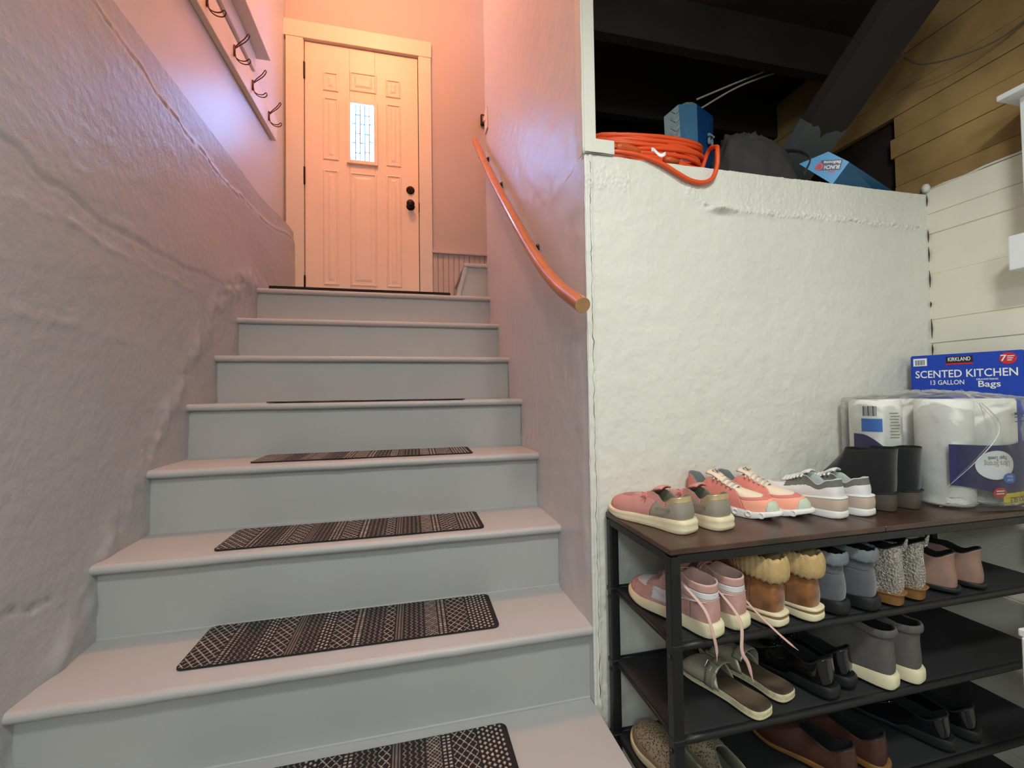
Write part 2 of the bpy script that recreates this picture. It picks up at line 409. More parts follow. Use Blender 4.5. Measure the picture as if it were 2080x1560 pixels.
bm = bmesh.new(); gx0, gx1, gz0, gz1 = GX0+fw, GX1-fw, GZ0+fw, GZ1-fw
W5 = (gx1-gx0)/5
def came(x0, z0, x1, z1): tube(bm, [(x0, 2.2115, z0), (x1, 2.2115, z1)], 0.0044, 6)
for k in (1, 2, 3, 4): came(gx0+k*W5, gz0, gx0+k*W5, gz1)
for k, zs in enumerate(((0.33, 0.67), (0.15, 0.5, 0.83), (0.33, 0.67), (0.18, 0.5, 0.83), (0.37, 0.68))):
    for q in zs: came(gx0+k*W5, gz0+q*(gz1-gz0), gx0+(k+1)*W5, gz0+q*(gz1-gz0))
ob('lead_came', dl(bm), 'came', door)
for kind, zz in (('deadbolt', 2.256), ('knob', 2.132)):
    bm = bmesh.new(); Mx = Matrix.Translation((-0.478, 2.208, zz)) @ Matrix.Rotation(PI/2, 4, 'X')
    if kind == 'deadbolt':
        lathe(bm, [(0.031, 0), (0.031, 0.006), (0.027, 0.012), (0.018, 0.014), (0.016, 0.013)], 28, Mx)
        box(bm, (-0.006, -0.016, 0.012), (0.006, 0.016, 0.028), 0.003, 2, M=Mx)
    else:
        lathe(bm, [(0.032, 0), (0.031, 0.006), (0.024, 0.010), (0.012, 0.014), (0.011, 0.030), (0.020, 0.036), (0.029, 0.046), (0.030, 0.056), (0.024, 0.066), (0.012, 0.070), (0, 0.071)], 28, Mx)
    ob(kind, dl(bm), 'bronze', door, smooth=True)
for a, b in ((3.011, 3.127), (2.229, 2.352), (1.440, 1.560)):
    bm = bmesh.new(); tube(bm, [(DX0-0.002, 2.200, a), (DX0-0.002, 2.200, b)], 0.0075, 10)
    for q in (a, b): lathe(bm, [(0, -0.006), (0.005, -0.003), (0.006, 0.003), (0, 0.006)], 8, Matrix.Translation((DX0-0.002, 2.200, q)))
    ob('hinge', dl(bm), 'bronze', door)
bm = bmesh.new(); box(bm, (DX1-0.002, 2.198, 2.09), (DX1+0.008, 2.207, 2.16)); ob('strike_plate', dl(bm), 'bronze', door)

# wainscot of beadboard with its cap, right of the door
bm = bmesh.new()
x = DX1+0.102
while x < 0.6:
    box(bm, (x, 2.200, 1.299), (x+0.038, 2.211, 1.78), 0.0025, 1); x += 0.0405
box(bm, (DX1+0.095, 2.178, 1.776), (0.6, 2.212, 1.797), 0.004, 2)
struct(ob('trim_2', bm, 'smooth_wall_paint'))
# stringer and first step of the flight that turns right
bm = bmesh.new()
prism(bm, [(-0.196, 1.612, 1.299), (-0.139, 1.612, 1.505), (0.05, 1.612, 1.512), (0.05, 1.612, 1.299)], (0, 0.55, 0))
struct(ob('trim_3', bm, 'riser_paint'))
bm = bmesh.new(); box(bm, (-0.152, 1.596, 1.506), (0.40, 2.19, 1.533), 0.009, 3)
prism(bm, [(-0.206, 1.600, 1.299), (-0.152, 1.600, 1.506), (-0.128, 1.600, 1.506), (-0.182, 1.600, 1.299)], (0, 0.02, 0))
struct(ob('trim_4', bm, 'tread_paint'))
# white post and foot at the left end of the ledge
bm = bmesh.new(); box(bm, (-0.001, -0.006, 1.40), (0.036, 0.05, 2.13), 0.002, 1)
box(bm, (-0.001, -0.010, 1.374), (0.092, 0.06, 1.416), 0.003, 2)
struct(ob('trim_6', bm, 'white_wall_paint'))
bm = bmesh.new()
pts = [(-0.003+0.002*fb(z*7, 0, 1, 2), -0.004+0.001*fb(z*11, 3, 1), z) for z in [1.37+i*0.02 for i in range(39)]]
tube(bm, pts, [0.004+0.002*abs(fb(p[2]*15, 2, 2, 2)) for p in pts], 7)
struct(ob('trim_7', bm, 'white_wall_paint', smooth=True))

# dark paint cracks at the two corners of the white wall
bm = bmesh.new(); P = []
for k in range(200):
    z = -0.17+k*1.52/199; e = 0.016+0.003*fb(z*8, 1, 1, 3)+0.003*fb(z*31, 1, 7, 3); q = whitewall(e/1.31, (z-FLOOR)/(1.372-FLOOR)); P.append((e, q[1]+0.0002, z))
tube(bm, P, [0.0003+0.0017*abs(fb(k*0.11, 6, 8, 3)) for k in range(200)], 6)
struct(ob('trim_9', bm, 'crack_dark', smooth=True))
bm = bmesh.new()
for a, b in ((1.33, 1.372), (1.20, 1.245), (1.13, 1.185), (1.04, 1.10), (0.97, 0.99), (0.86, 0.93), (0.80, 0.84)):
    tube(bm, [(1.302, -0.0045, a), (1.3025, -0.005, (a+b)/2), (1.302, -0.0045, b)], [0.0006, 0.0022, 0.0006], 6)
struct(ob('trim_10', bm, 'crack_dark'))
bm = bmesh.new(); tube(bm, [(0.002, -0.0085, 1.3745), (0.03, -0.0090, 1.3735), (0.06, -0.0085, 1.3745), (0.09, -0.0085, 1.3735)], [0.0006, 0.0016, 0.0012, 0.0005], 6)
struct(ob('trim_11', bm, 'crack_dark'))

# ------------------------------------------------------------------ window on the left wall of the landing
win = struct(bpy.data.objects.new('window_1', None)); COL.objects.link(win); win.location = (-1.357, WY1, WZ0)
def wl(bm): bmesh.ops.translate(bm, verts=bm.verts, vec=(1.357, -WY1, -WZ0)); return bm
bm = bmesh.new()
box(bm, (-1.357, WY1-0.005, WZ0), (-1.335, WY1+0.155, WZ1), 0.003, 1); box(bm, (-1.357, WY0-0.155, WZ0), (-1.335, WY0+0.005, WZ1), 0.003, 1)
box(bm, (-1.357, WY0-0.155, WZ1), (-1.335, WY1+0.155, WZ1+0.12), 0.003, 1)
ob('window_frame', wl(bm), 'trim_paint', win)
bm = bmesh.new(); box(bm, (-1.40, WY0-0.19, 2.655), (-1.27, WY1+0.19, 2.680), 0.004, 2); ob('window_sill', wl(bm), 'trim_paint', win)
bm = bmesh.new(); box(bm, (-1.357, WY0-0.14, 2.55), (-1.337, WY1+0.15, 2.654), 0.003, 1); ob('apron', wl(bm), 'trim_paint', win)
bm = bmesh.new()
for a, b in (((WY0, WZ0), (WY0+0.04, WZ1)), ((WY1-0.04, WZ0), (WY1, WZ1)), ((WY0, WZ0), (WY1, WZ0+0.05)), ((WY0, WZ1-0.05), (WY1, WZ1)), ((WY0, 3.17), (WY1, 3.21))):
    box(bm, (-1.41, a[0], a[1]), (-1.375, b[0], b[1]), 0.003, 1)
ob('sash', wl(bm), 'trim_paint', win)
mat('blind', (236, 200, 160), 0.7)
bm = bmesh.new(); box(bm, (-1.418, WY0, WZ0), (-1.412, WY1, WZ1)); ob('shade', wl(bm), 'blind', win)

# ------------------------------------------------------------------ staircase
st = root('staircase', 'painted grey staircase of eight steps climbing between the concrete walls to the door', 'staircase', (-0.66, -0.5, FLOOR))
def sl(bm): bmesh.ops.translate(bm, verts=bm.verts, vec=(0.66, 0.5, -FLOOR)); return bm
for i in range(-2, 7):
    y0 = i*RUN; zt = i*RISE+TT
    last = i == 6
    bm = bmesh.new()
    XR = 0.004 if i > 0 else (0.006 if i == 0 else 0.0)
    if i < 0: XR = 0.0
    y1 = y0+RUN+0.035 if not last else 2.21
    nx = 60
    prof = []
    for k in range(9):
        a = -PI/2+PI*k/8; prof.append((y0+0.0135-0.0135*math.cos(a), zt-0.0135+0.0135*math.sin(a)))
    prof = [(y1, zt-TT)]+prof+[(y1, zt)]
    rings = []
    x0 = -1.36; x1 = XR
    for k in range(nx+1):
        x = x0+(x1-x0)*k/nx
        wob = 0.0022*fb(x*3, i*7.7, 1, 3)+0.0012*fb(x*14, i*3.1, 2, 2)
        rings.append([bm.verts.new((x, p[0]+(wob if 0 < q < len(prof)-1 else 0), p[1]+wob*0.5)) for q, p in enumerate(prof)])
    n = len(prof)
    for A, B in zip(rings[:-1], rings[1:]):
        for k in range(n): bm.faces.new((A[k], A[(k+1) % n], B[(k+1) % n], B[k]))
    bm.faces.new(rings[0]); bm.faces.new(rings[-1][::-1])
    bmesh.ops.recalc_face_normals(bm, faces=bm.faces)
    o = ob('landing' if last else 'tread', sl(bm), 'tread_paint', st); smooth_angle(o, 35)
    bm = bmesh.new()
    box(bm, (-1.36, y0+0.030, zt-RISE), (XR-0.004, y0+0.045, zt-TT+0.0005), 0.0015, 1)
    tube(bm, [(-1.34, y0+0.030, zt-RISE+0.002), (0.0, y0+0.030, zt-RISE+0.002)], 0.004, 6)
    ob('riser', sl(bm), 'riser_paint', st)
# body under the steps so that no light leaks
bm = bmesh.new()
for i in range(-2, 7):
    box(bm, (-1.36, i*RUN+0.045, FLOOR), (-0.004, (i+1)*RUN+0.05 if i < 6 else 2.21, i*RISE))
ob('carriage', sl(bm), 'riser_paint', st)

# ------------------------------------------------------------------ stair mats
def mat_pattern(x, y, L, W):
    """stripes of diamonds, zigzags, dots and lines, running across the width of the mat"""
    bands = [(0.0, 0.10, 'cross'), (0.10, 0.13, 'dots'), (0.13, 0.20, 'zig'), (0.20, 0.235, 'dia'), (0.235, 0.30, 'cross'), (0.30, 0.325, 'lines'),
             (0.325, 0.39, 'zig'), (0.39, 0.43, 'dia'), (0.43, 0.50, 'cross'), (0.50, 0.53, 'dots'), (0.53, 0.60, 'zig'), (0.60, 0.64, 'cross'), (0.64, 0.67, 'lines'),
             (0.67, 0.74, 'zig'), (0.74, 0.79, 'net'), (0.79, 0.82, 'dots'), (0.82, 0.90, 'cross'), (0.90, 0.985, 'dia')]
    t = x/L
    for i, (a, b, k) in enumerate(bands):
        if a <= t < b:
            u_ = (t-a)/(b-a); w_ = (b-a)*L
            if u_*w_ < 0.0022 or (1-u_)*w_ < 0.0022: return 0.0
            if k == 'cross':
                p = 0.026; m_ = abs((y/p) % 1.0-0.5)*2; n_ = abs(((u_*w_)/(p*0.8)) % 1.0-0.5)*2
                return 1.0 if abs(m_-n_) < 0.11 else 0.0
            if k == 'zig':
                p = 0.016; z_ = abs((y/p) % 1.0-0.5)*2; q = (u_*4) % 1.0
                return 0.5 if abs(q-0.25-0.5*z_) < 0.10 else 0.0
            if k == 'dia':
                c = (u_*max(1, round(w_/0.011))) % 1.0; d = (y/0.015+0.5*(int(u_*max(1, round(w_/0.011))) % 2)) % 1.0
                return 1.0 if abs(c-0.5)/0.36+abs(d-0.5)/0.34 < 1 else 0.0
            if k == 'net':
                p = 0.011; m_ = abs((y/p) % 1.0-0.5)*2; n_ = abs(((u_*w_)/p) % 1.0-0.5)*2
                return 0.8 if abs(m_-n_) < 0.2 else 0.0
            if k == 'dots':
                d = (y/0.010) % 1.0; c = (u_*2) % 1.0
                return 0.9 if (abs(d-0.5) < 0.26 and abs(c-0.5) < 0.27) else 0.0
            if k == 'lines':
                return 0.35 if abs(((u_*3) % 1.0)-0.5) < 0.22 else 0.0
    return 0.0
vmat('mat_weave', 'weave', 0.85, bump=(900, 0.4, 0.0005))
ML, MW = 0.80, 0.205
def round_rect(L, W, r_, n=6):
    out = []
    for cx, cy, a0 in ((L-r_, r_, -PI/2), (L-r_, W-r_, 0), (r_, W-r_, PI/2), (r_, r_, PI)):
        for k in range(n+1): out.append((cx+r_*math.cos(a0+PI/2*k/n), cy+r_*math.sin(a0+PI/2*k/n)))
    return out
bm = bmesh.new(); rr_ = round_rect(ML, MW, 0.018)
prism(bm, [(p[0], p[1], 0) for p in rr_], (0, 0, 0.0032)); matbase = bpy.data.meshes.new('mat_backing'); bm.to_mesh(matbase); bm.free(); matbase.materials.append(MATS['mat_rubber'])
nxm, nym = 480, 124
vs = []; cols = []; keep = []
dark = lin((24, 18, 21)); light_c = lin((206, 192, 184))
for j in range(nym):
    for i in range(nxm):
        x = 0.0015+(ML-0.003)*i/(nxm-1); y = 0.0015+(MW-0.003)*j/(nym-1)
        p = mat_pattern(x, y, ML, MW)
        wv = 0.72+0.35*noise.random() if False else 0.8+0.3*math.sin(i*12.9898+j*78.233)
        wv *= 0.75+0.5*abs(fb(x*30, y*30, 3, 2))
        vs.append((x, y, 0.0033+0.0008*p)); cols.append((*[dark[q]+(light_c[q]*wv-dark[q])*p for q in range(3)], 1.0))
        cx = max(0.018-x, x-(ML-0.018), 0); cy = max(0.018-y, y-(MW-0.018), 0); keep.append(math.hypot(cx, cy) < 0.0165)
fs = [(j*nxm+i, j*nxm+i+1, (j+1)*nxm+i+1, (j+1)*nxm+i) for j in range(nym-1) for i in range(nxm-1) if keep[j*nxm+i] and keep[(j+1)*nxm+i+1] and keep[j*nxm+i+1] and keep[(j+1)*nxm+i]]
weave = bpy.data.meshes.new('woven_face'); weave.from_pydata(vs, [], fs)
ca = weave.color_attributes.new('weave', 'FLOAT_COLOR', 'POINT'); ca.data.foreach_set('color', [c for q in cols for c in q]); weave.materials.append(MATS['mat_weave'])
mats_lab = ['nearest black patterned stair mat, cut off by the bottom edge of the photo', 'second black patterned stair mat from the bottom, the largest fully in view', 'third black patterned stair mat from the bottom, on the middle of the flight',
            'narrow-looking black patterned stair mat seen at a low angle, fourth from the bottom', 'stair mat seen edge-on as a thin dark line, fifth from the bottom']
for i, lb in enumerate(mats_lab):
    r_ = root('stair_mat', lb, 'stair mat', (-1.055+0.003*(i % 2), (i-1)*RUN+(0.034, 0.072, 0.037, 0.070, 0.006)[i], (i-1)*RISE+TT+0.0018), (0.006, -0.008, 0.0, -0.012, 0.0)[i], 'patterned mats on the stair treads')
    ob('mat_backing', matbase, None, r_); ob('woven_face', weave, None, r_)
bm = bmesh.new(); rr_ = round_rect(1.02, 0.50, 0.02)
prism(bm, [(p[0], p[1], 0) for p in rr_], (0, 0, 0.015)); o = ob('door_mat', bm, 'mat_rubber')
o.location = (-1.265, 1.512, 6*RISE+TT+0.0008)
tag(o, 'thin black door mat lying on the landing in front of the door', 'door mat')

# ------------------------------------------------------------------ handrail
hr = root('handrail', 'oak handrail on dark brackets along the right stair wall', 'handrail', (-0.06, 1.0, 1.78))
def hl(bm): bmesh.ops.translate(bm, verts=bm.verts, vec=(0.06, -1.0, -1.78)); return bm
rp = catmull([(-0.055, 1.70, 2.400), (-0.058, 1.25, 1.985), (-0.06, 0.836, 1.621), (-0.062, 0.544, 1.372), (-0.062, 0.289, 1.160), (-0.062, 0.08, 1.012), (-0.062, -0.117, 0.908)], 10)
bm = bmesh.new(); tube(bm, rp, 0.0205, 20, cap=False); ob('rail', hl(bm), 'oak', hr, smooth=True)
for a, b in ((rp[-1], rp[-2]), (rp[0], rp[1])):
    bm = bmesh.new(); d = (a-b).normalized(); tube(bm, [a-d*0.002, a-d*0.0002, a+d*0.0005], [0.0206, 0.0206, 0.0195], 20)
    ob('end_grain', hl(bm), 'oak_end', hr)['label'] = 'pale end grain'
for yb in (1.50, 1.10, 0.47):
    k = min(range(len(rp)), key=lambda i: abs(rp[i].y-yb)); p = rp[k]
    bm = bmesh.new(); Mx = Matrix.Translation((-0.001, p.y, p.z-0.055)) @ Matrix.Rotation(-PI/2, 4, 'Y')
    lathe(bm, [(0.022, 0.0), (0.022, 0.004), (0.015, 0.010), (0.010, 0.013)], 18, Mx)
    tube(bm, catmull([(-0.008, p.y, p.z-0.055), (-0.035, p.y, p.z-0.058), (-0.055, p.y, p.z-0.045), (-0.06, p.y, p.z-0.020)], 5), 0.0065, 10)
    d = (rp[k+1]-rp[k-1]).normalized(); q = Vector((p.x, p.y, p.z-0.024))
    tube(bm, [q-d*0.035, q+d*0.035], 0.008, 8, flat=0.5)
    ob('bracket', hl(bm), 'bronze', hr, smooth=True)

# switch plate and small wooden block
sw = root('light_switch', 'white light switch plate on the stair wall above the handrail top', 'light switch', (0.0, 1.54, 2.44))
bm = bmesh.new(); box(bm, (-0.009, -0.04, -0.07), (-0.001, 0.04, 0.07), 0.002, 2); ob('plate', bm, 'trim_paint', sw)
bm = bmesh.new(); box(bm, (-0.022, -0.006, -0.004), (-0.008, 0.006, 0.016), 0.002, 2); ob('toggle', bm, 'trim_paint', sw)
sm = root('wall_plaque', 'small dark wooden plaque on the far wall just left of the stair wall edge', 'plaque', (0.10, 2.20, 2.87))
bm = bmesh.new(); box(bm, (-0.03, -0.02, -0.04), (0.04, 0.009, 0.04), 0.004, 2); ob('board', bm, 'dark_wood', sm)
bm = bmesh.new(); box(bm, (-0.018, -0.024, -0.024), (0.02, -0.019, 0.024), 0.002, 1); ob('inset', bm, 'oak_end', sm)

# ------------------------------------------------------------------ coat rack
cr = root('coat_rack', 'long white board with dark wire coat hooks on the upper left wall', 'coat rack', (-1.357, 1.2, 2.32))
bm = bmesh.new()
prism(bm, [(-1.356, -0.2, 2.265), (-1.356, 1.90, 2.355), (-1.356, 1.93, 2.505), (-1.356, -0.2, 2.425)], (0.030, 0, 0))
bmesh.ops.bevel(bm, geom=bm.edges[:], offset=0.002, segments=1, affect='EDGES')
bmesh.ops.translate(bm, verts=bm.verts, vec=(1.357, -1.2, -2.32)); ob('board', bm, 'trim_paint', cr)
def hook(y, z):
    X = -1.326
    bm = bmesh.new()
    def loop(path, wd, rr=0.0026):
        P = catmull(path, 8)
        A = []; n = len(P)
        for i, p in enumerate(P):
            t = i/(n-1); ww = wd*math.sin(min(1, t*1.02)*PI*0.5)**0.9*(1 if t < 0.85 else math.sqrt(max(0, 1-((t-0.85)/0.15)**2)))
            A.append((p, ww))
        left = [p+Vector((0, w_, 0)) for p, w_ in A]; right = [p-Vector((0, w_, 0)) for p, w_ in A]
        tube(bm, left+right[::-1], rr, 6)
    loop([(X+0.006, 0, 0.012), (X+0.020, 0, 0.030), (X+0.052, 0, 0.062), (X+0.070, 0, 0.092)], 0.010)
    loop([(X+0.006, 0, -0.012), (X+0.012, 0, -0.036), (X+0.032, 0, -0.052), (X+0.058, 0, -0.052), (X+0.074, 0, -0.036)], 0.012)
    tube(bm, [(X+0.003, 0, -0.026), (X+0.004, 0, 0.028)], 0.0055, 8)
    for q in (-0.018, 0.020): lathe(bm, [(0.005, 0), (0.005, 0.003), (0, 0.005)], 8, Matrix.Translation((X+0.006, 0, q)) @ Matrix.Rotation(PI/2, 4, 'Y'))
    bmesh.ops.translate(bm, verts=bm.verts, vec=(1.357, y-1.2, z-2.32)); return bm
for y, z in ((0.20, 2.355), (0.56, 2.37), (0.905, 2.385), (1.20, 2.40), (1.455, 2.408), (1.735, 2.415)):
    ob('hook', hook(y, z), 'hook_wire', cr, smooth=True)

# ceiling lamp of the landing (out of the picture above)
cl = root('ceiling_lamp', 'warm round ceiling lamp over the landing', 'lamp', (-0.80, 0.80, 4.3))
bm = bmesh.new(); lathe(bm, [(0.07, -0.0), (0.07, -0.03), (0.03, -0.04), (0.02, -0.06)], 20); ob('base', bm, 'bronze', cl, smooth=True)

# ------------------------------------------------------------------ shoe rack
RX0, RX1, RY0, RY1 = 0.038, 1.235, -0.325, -0.018
SZ = [0.352, 0.152, -0.043, -0.240, -0.430]
rk = root('shoe_rack', 'long shoe rack with a dark wooden top and black metal posts against the white wall', 'shoe rack', (0.62, -0.17, FLOOR))
def kl(bm): bmesh.ops.translate(bm, verts=bm.verts, vec=(-0.62, 0.17, -FLOOR)); return bm
bm = bmesh.new(); n = 24
box(bm, (RX0-0.002, RY0-0.002, SZ[0]-0.013), (0.62, RY1, SZ[0]-0.0003), 0.0015, 1)
box(bm, (0.6215, RY0-0.002, SZ[0]-0.013), (RX1, RY1, SZ[0]-0.0003), 0.0015, 1)
ob('top_board', kl(bm), 'rack_wood', rk)
bm = bmesh.new()
for a, b in (((RX0, RY0, SZ[0]-0.034), (RX1, RY0+0.02, SZ[0]-0.0135)), ((RX0, RY1-0.02, SZ[0]-0.034), (RX1, RY1, SZ[0]-0.0135)), ((RX0, RY0, SZ[0]-0.034), (RX0+0.02, RY1, SZ[0]-0.0135)), ((RX1-0.02, RY0, SZ[0]-0.034), (RX1, RY1, SZ[0]-0.0135))):
    box(bm, a, b, 0.002, 1)
ob('top_frame', kl(bm), 'black_metal', rk)
for px_, py_ in ((RX0+0.012, RY0+0.012), (RX0+0.012, RY1-0.012), (RX1-0.012, RY0+0.012), (RX1-0.012, RY1-0.012)):
    bm = bmesh.new(); box(bm, (px_-0.0125, py_-0.0125, FLOOR+0.001), (px_+0.0125, py_+0.0125, SZ[0]-0.015), 0.004, 2)
    for z in SZ[1:]:
        box(bm, (px_-0.014, py_-0.014, z-0.016), (px_+0.014, py_+0.014, z-0.002), 0.002, 1)
        lathe(bm, [(0.005, 0), (0.004, 0.003), (0, 0.004)], 8, Matrix.Translation((px_-0.0135, py_, z-0.03)) @ Matrix.Rotation(-PI/2, 4, 'Y'))
    ob('post', kl(bm), 'black_metal', rk)
for z in SZ[1:]:
    sh = None
    def fab(uu, vv, z=z):
        x = RX0+0.014+uu*(RX1-RX0-0.028); y = RY0+0.008+vv*(RY1-RY0-0.016)
        return (x-0.62, y+0.17, z-FLOOR-0.0045-0.0025*math.sin(PI*uu)*math.sin(PI*vv)*2+0.0012*fb(x*7, y*9, z)-0.0012)
    o = gridmesh('fabric_shelf', 60, 18, fab, 'rack_fabric', rk)
    md = o.modifiers.new('s', 'SOLIDIFY'); md.thickness = 0.0025
    bm = bmesh.new()
    for y in (RY0+0.008, RY1-0.010):
        tube(bm, [(RX0+0.02+k*(RX1-RX0-0.04)/20, y, z-0.010-0.0015*math.sin(PI*k/20)) for k in range(21)], 0.0085, 8)
    for x in (RX0+0.012, RX1-0.012): tube(bm, [(x, RY0+0.012, z-0.010), (x, RY1-0.012, z-0.010)], 0.005, 8)
    ob('shelf_rail', kl(bm), 'black_metal', rk, smooth=True)

# ------------------------------------------------------------------ shoes
FOOT = [(0, 0), (.27, .022), (.36, .12), (.35, .32), (.41, .52), (.48, .70), (.43, .86), (.22, .97), (-.07, 1.0), (-.31, .95), (-.42, .83), (-.43, .68), (-.33, .47), (-.31, .28), (-.36, .12), (-.27, .022)]
NS = 128
def outline(L, W, point=0.0):
    P = catmull([(x, y, 0) for x, y in FOOT], 12, closed=True)
    Q = []
    for p in P:
        a = p.y; k = 1-point*0.75*ss(0.62, 1.0, a)
        Q.append(Vector(((p.x+0.05*ss(0.5, 1, a)*point)*k*W/0.95, a*L*(1+0.05*point*ss(0.7, 1, a)), 0)))
    Q.append(Q[0]); d = [0]
    for a, b in zip(Q[:-1], Q[1:]): d.append(d[-1]+(b-a).length)
    half = min(range(len(Q)), key=lambda i: abs(Q[i].y-max(q.y for q in Q)))
    out = []
    for part in ((0, half), (half, len(Q)-1)):
        d0, d1 = d[part[0]], d[part[1]]
        for k in range(NS//2):
            t = d0+(d1-d0)*k/(NS//2); i = part[0]
            while i < part[1]-1 and d[i+1] < t: i += 1
            out.append(Q[i].lerp(Q[i+1], (t-d[i])/max(1e-9, d[i+1]-d[i])))
    return out
def add_mesh(name, verts, faces, m, parent, smooth=True, solid=0):
    used = sorted({i for f_ in faces for i in f_}); mp_ = {j: i for i, j in enumerate(used)}
    me = bpy.data.meshes.new(name); me.from_pydata([verts[j] for j in used], [], [[mp_[i] for i in f_] for f_ in faces])
    o = ob(name, me, m, parent, smooth)
    if solid: md = o.modifiers.new('s', 'SOLIDIFY'); md.thickness = solid; md.offset = -1
    return o
def fixn(o):
    bm = bmesh.new(); bm.from_mesh(o.data); bmesh.ops.recalc_face_normals(bm, faces=bm.faces); bm.to_mesh(o.data); bm.free(); return o

def make_shoe(name, K, side):
    """heel at the origin, toe along +y, inner side at -x*side"""
    R = bpy.data.objects.new(name, None); COL.objects.link(R); R.empty_display_size = 0.05
    L, W = K['L'], K['W']; pt = K.get('point', 0)
    O = outline(L, W, pt)
    aa = [p.y/L for p in O]
    zbot = lambda a: interp(K['zb'], a)+K.get('spring', 0.008)*ss(0.72, 1.02, a)
    ztop = lambda a: zbot(a)+interp(K['sole'], a)
    fl = K.get('flare', 1.0)
    sx = lambda p: Vector((p.x*side, p.y, p.z))
    # --- sole layers
    layers = K.get('layers', [('sole', 0.0, 1.0, K.get('sole_mat'))])
    C = Vector((0, L*0.5, 0))
    def sring(fr, sc, zoff=0.0):
        out = []
        for p, a in zip(O, aa):
            q = C+(p-C)*sc; z = zbot(a)+(ztop(a)-zbot(a))*fr+zoff
            out.append(Vector((q.x*(1+(fl-1)*(1-fr)), q.y, z)))
        return out
    for (nm, f0, f1, mt) in layers:
        n_ = 6; rings = []
        for k in range(n_+1):
            t = k/n_; bul = 1.0+0.012*math.sin(PI*t)
            if K.get('rugged') and k in (3,): bul -= 0.018
            edge = 0.975 if k in (0, n_) and (f0 == 0 or f1 == 1) else 1.0
            rings.append(sring(f0+(f1-f0)*t, bul*edge*K.get('solescale', 1.03)))
        V = [sx(p) for q in rings for p in q]; F = []
        for k in range(n_):
            for i in range(NS): j = (i+1) % NS; F.append((k*NS+i, k*NS+j, (k+1)*NS+j, (k+1)*NS+i))
        for (base, k) in ((0, 0), (n_*NS, n_)):
            ci = len(V); V.append(sx(Vector((0, L*0.5, sum(p.z for p in rings[k])/NS*0+zbot(0.5)+(ztop(0.5)-zbot(0.5))*(f0 if k == 0 else f1)))))
            for i in range(NS): F.append((base+i, base+(i+1) % NS, ci))
        o = fixn(add_mesh(nm, V, F, mt, R)); smooth_angle(o, 50)
    if K.get('heel'):      # block heel
        hm, hx = K['heel'], K.get('heel_len', 0.26)
        P = [p for p, a in zip(O, aa) if a <= hx]
        idx = [i for i, a in enumerate(aa) if a <= hx]; idx = [i for i in idx if i >= NS//2]+[i for i in idx if i < NS//2]
        bm = bmesh.new(); rings = []
        for t in (0, 0.03, 0.5, 0.97, 1.0):
            s_ = (0.90+0.08*t)*(0.97 if t in (0,) else 1.0)
            cy = L*hx*0.5
            rings.append([bm.verts.new(sx(Vector((O[i].x*s_, cy+(O[i].y-cy)*s_, 0.0004+(zbot(aa[i])+0.002)*t)))) for i in idx])
        m_ = len(idx)
        for A, B in zip(rings[:-1], rings[1:]):
            for k in range(m_): bm.faces.new((A[k], A[(k+1) % m_], B[(k+1) % m_], B[k]))
        bm.faces.new(rings[0]); bm.faces.new(rings[-1]); bmesh.ops.recalc_face_normals(bm, faces=bm.faces)
        smooth_angle(ob('heel', bm, hm, R), 40)
    # --- upper
    y0 = K.get('y0', 0.004); yT = K['yT']
    def TL(b, sg):
        w_ = interp(K['wprof'], b)
        e = min(1.0, math.sqrt(max(0, 1-(1-min(b/0.18, 1))**2)))*min(1.0, math.sqrt(max(0, 1-(1-min((1-b)/0.10, 1))**2)))
        return Vector((sg*w_*e+K.get('shift', -0.002)*ss(0.3, 1, b), y0+b*(yT*L-y0), interp(K['zprof'], b)+zbot(0.05)*K.get('zadd', 1)*(1-ss(0.4, 1, b)*0.6)))
    MV = 32; rings = [[] for _ in range(MV+1)]; TLs = []
    for i, (p, a) in enumerate(zip(O, aa)):
        a_ = min(max(a, 0), 1); b = 1-(1-a_)**(1/yT); sg = 1 if i < NS//2 else -1
        if i == 0 : b = 0
        T3 = TL(b, sg); TLs.append(T3)
        P0 = Vector((p.x*0.965, L*0.5+(p.y-L*0.5)*0.975, ztop(a)-0.001))
        wf = ss(0.72, 0.98, b)
        hgt = T3.z-P0.z
        up = K['th']*ss(0.5, 0.9, a)+0.38*hgt*(1-ss(0.5, 0.9, a))
        out_ = Vector((p.x, (p.y-L*0.4), 0)); out_ = out_.normalized() if out_.length > 0 else out_
        bl = K.get('bulge', 0.004)
        P1 = P0+Vector((0, 0, up))+out_*bl*(1-0.3*wf)
        dn = T3-Vector((0, 0, K.get('neck', 0.35)*hgt))-out_*K.get('pinch', 0.0)*(1-wf)
        fr = T3+(P0-T3)*0.45; fr.z = T3.z-K.get('vampdrop', 0.22)*hgt
        P2 = dn.lerp(fr, wf)
        for m_ in range(MV+1):
            t = m_/MV
            q = P0*(1-t)**3+P1*3*t*(1-t)**2+P2*3*t*t*(1-t)+T3*t**3
            rings[m_].append(q)
    V = [sx(p) for q in rings for p in q]; zones = {}
    for m_ in range(MV):
        for i in range(NS):
            j = (i+1) % NS; c = (rings[m_][i]+rings[m_+1][j])*0.5
            sg = 1 if i < NS//2 else -1
            z_ = K['zone'](c.y/L, (m_+0.5)/MV, c, sg, i)
            q = (m_*NS+i, m_*NS+j, (m_+1)*NS+j, (m_+1)*NS+i)
            zones.setdefault(z_, []).append(q if side > 0 else q[::-1])
    for z_, F in zones.items():
        o = add_mesh(z_, V, F, K['mats'][z_], R, solid=0.0016)
    # --- lining and insole
    cen = sum(TLs, Vector())/NS; LR = []
    ins = [Vector((p.x*0.80, L*0.5+(p.y-L*0.5)*0.90, ztop(a)+0.005)) for p, a in zip(O, aa)]
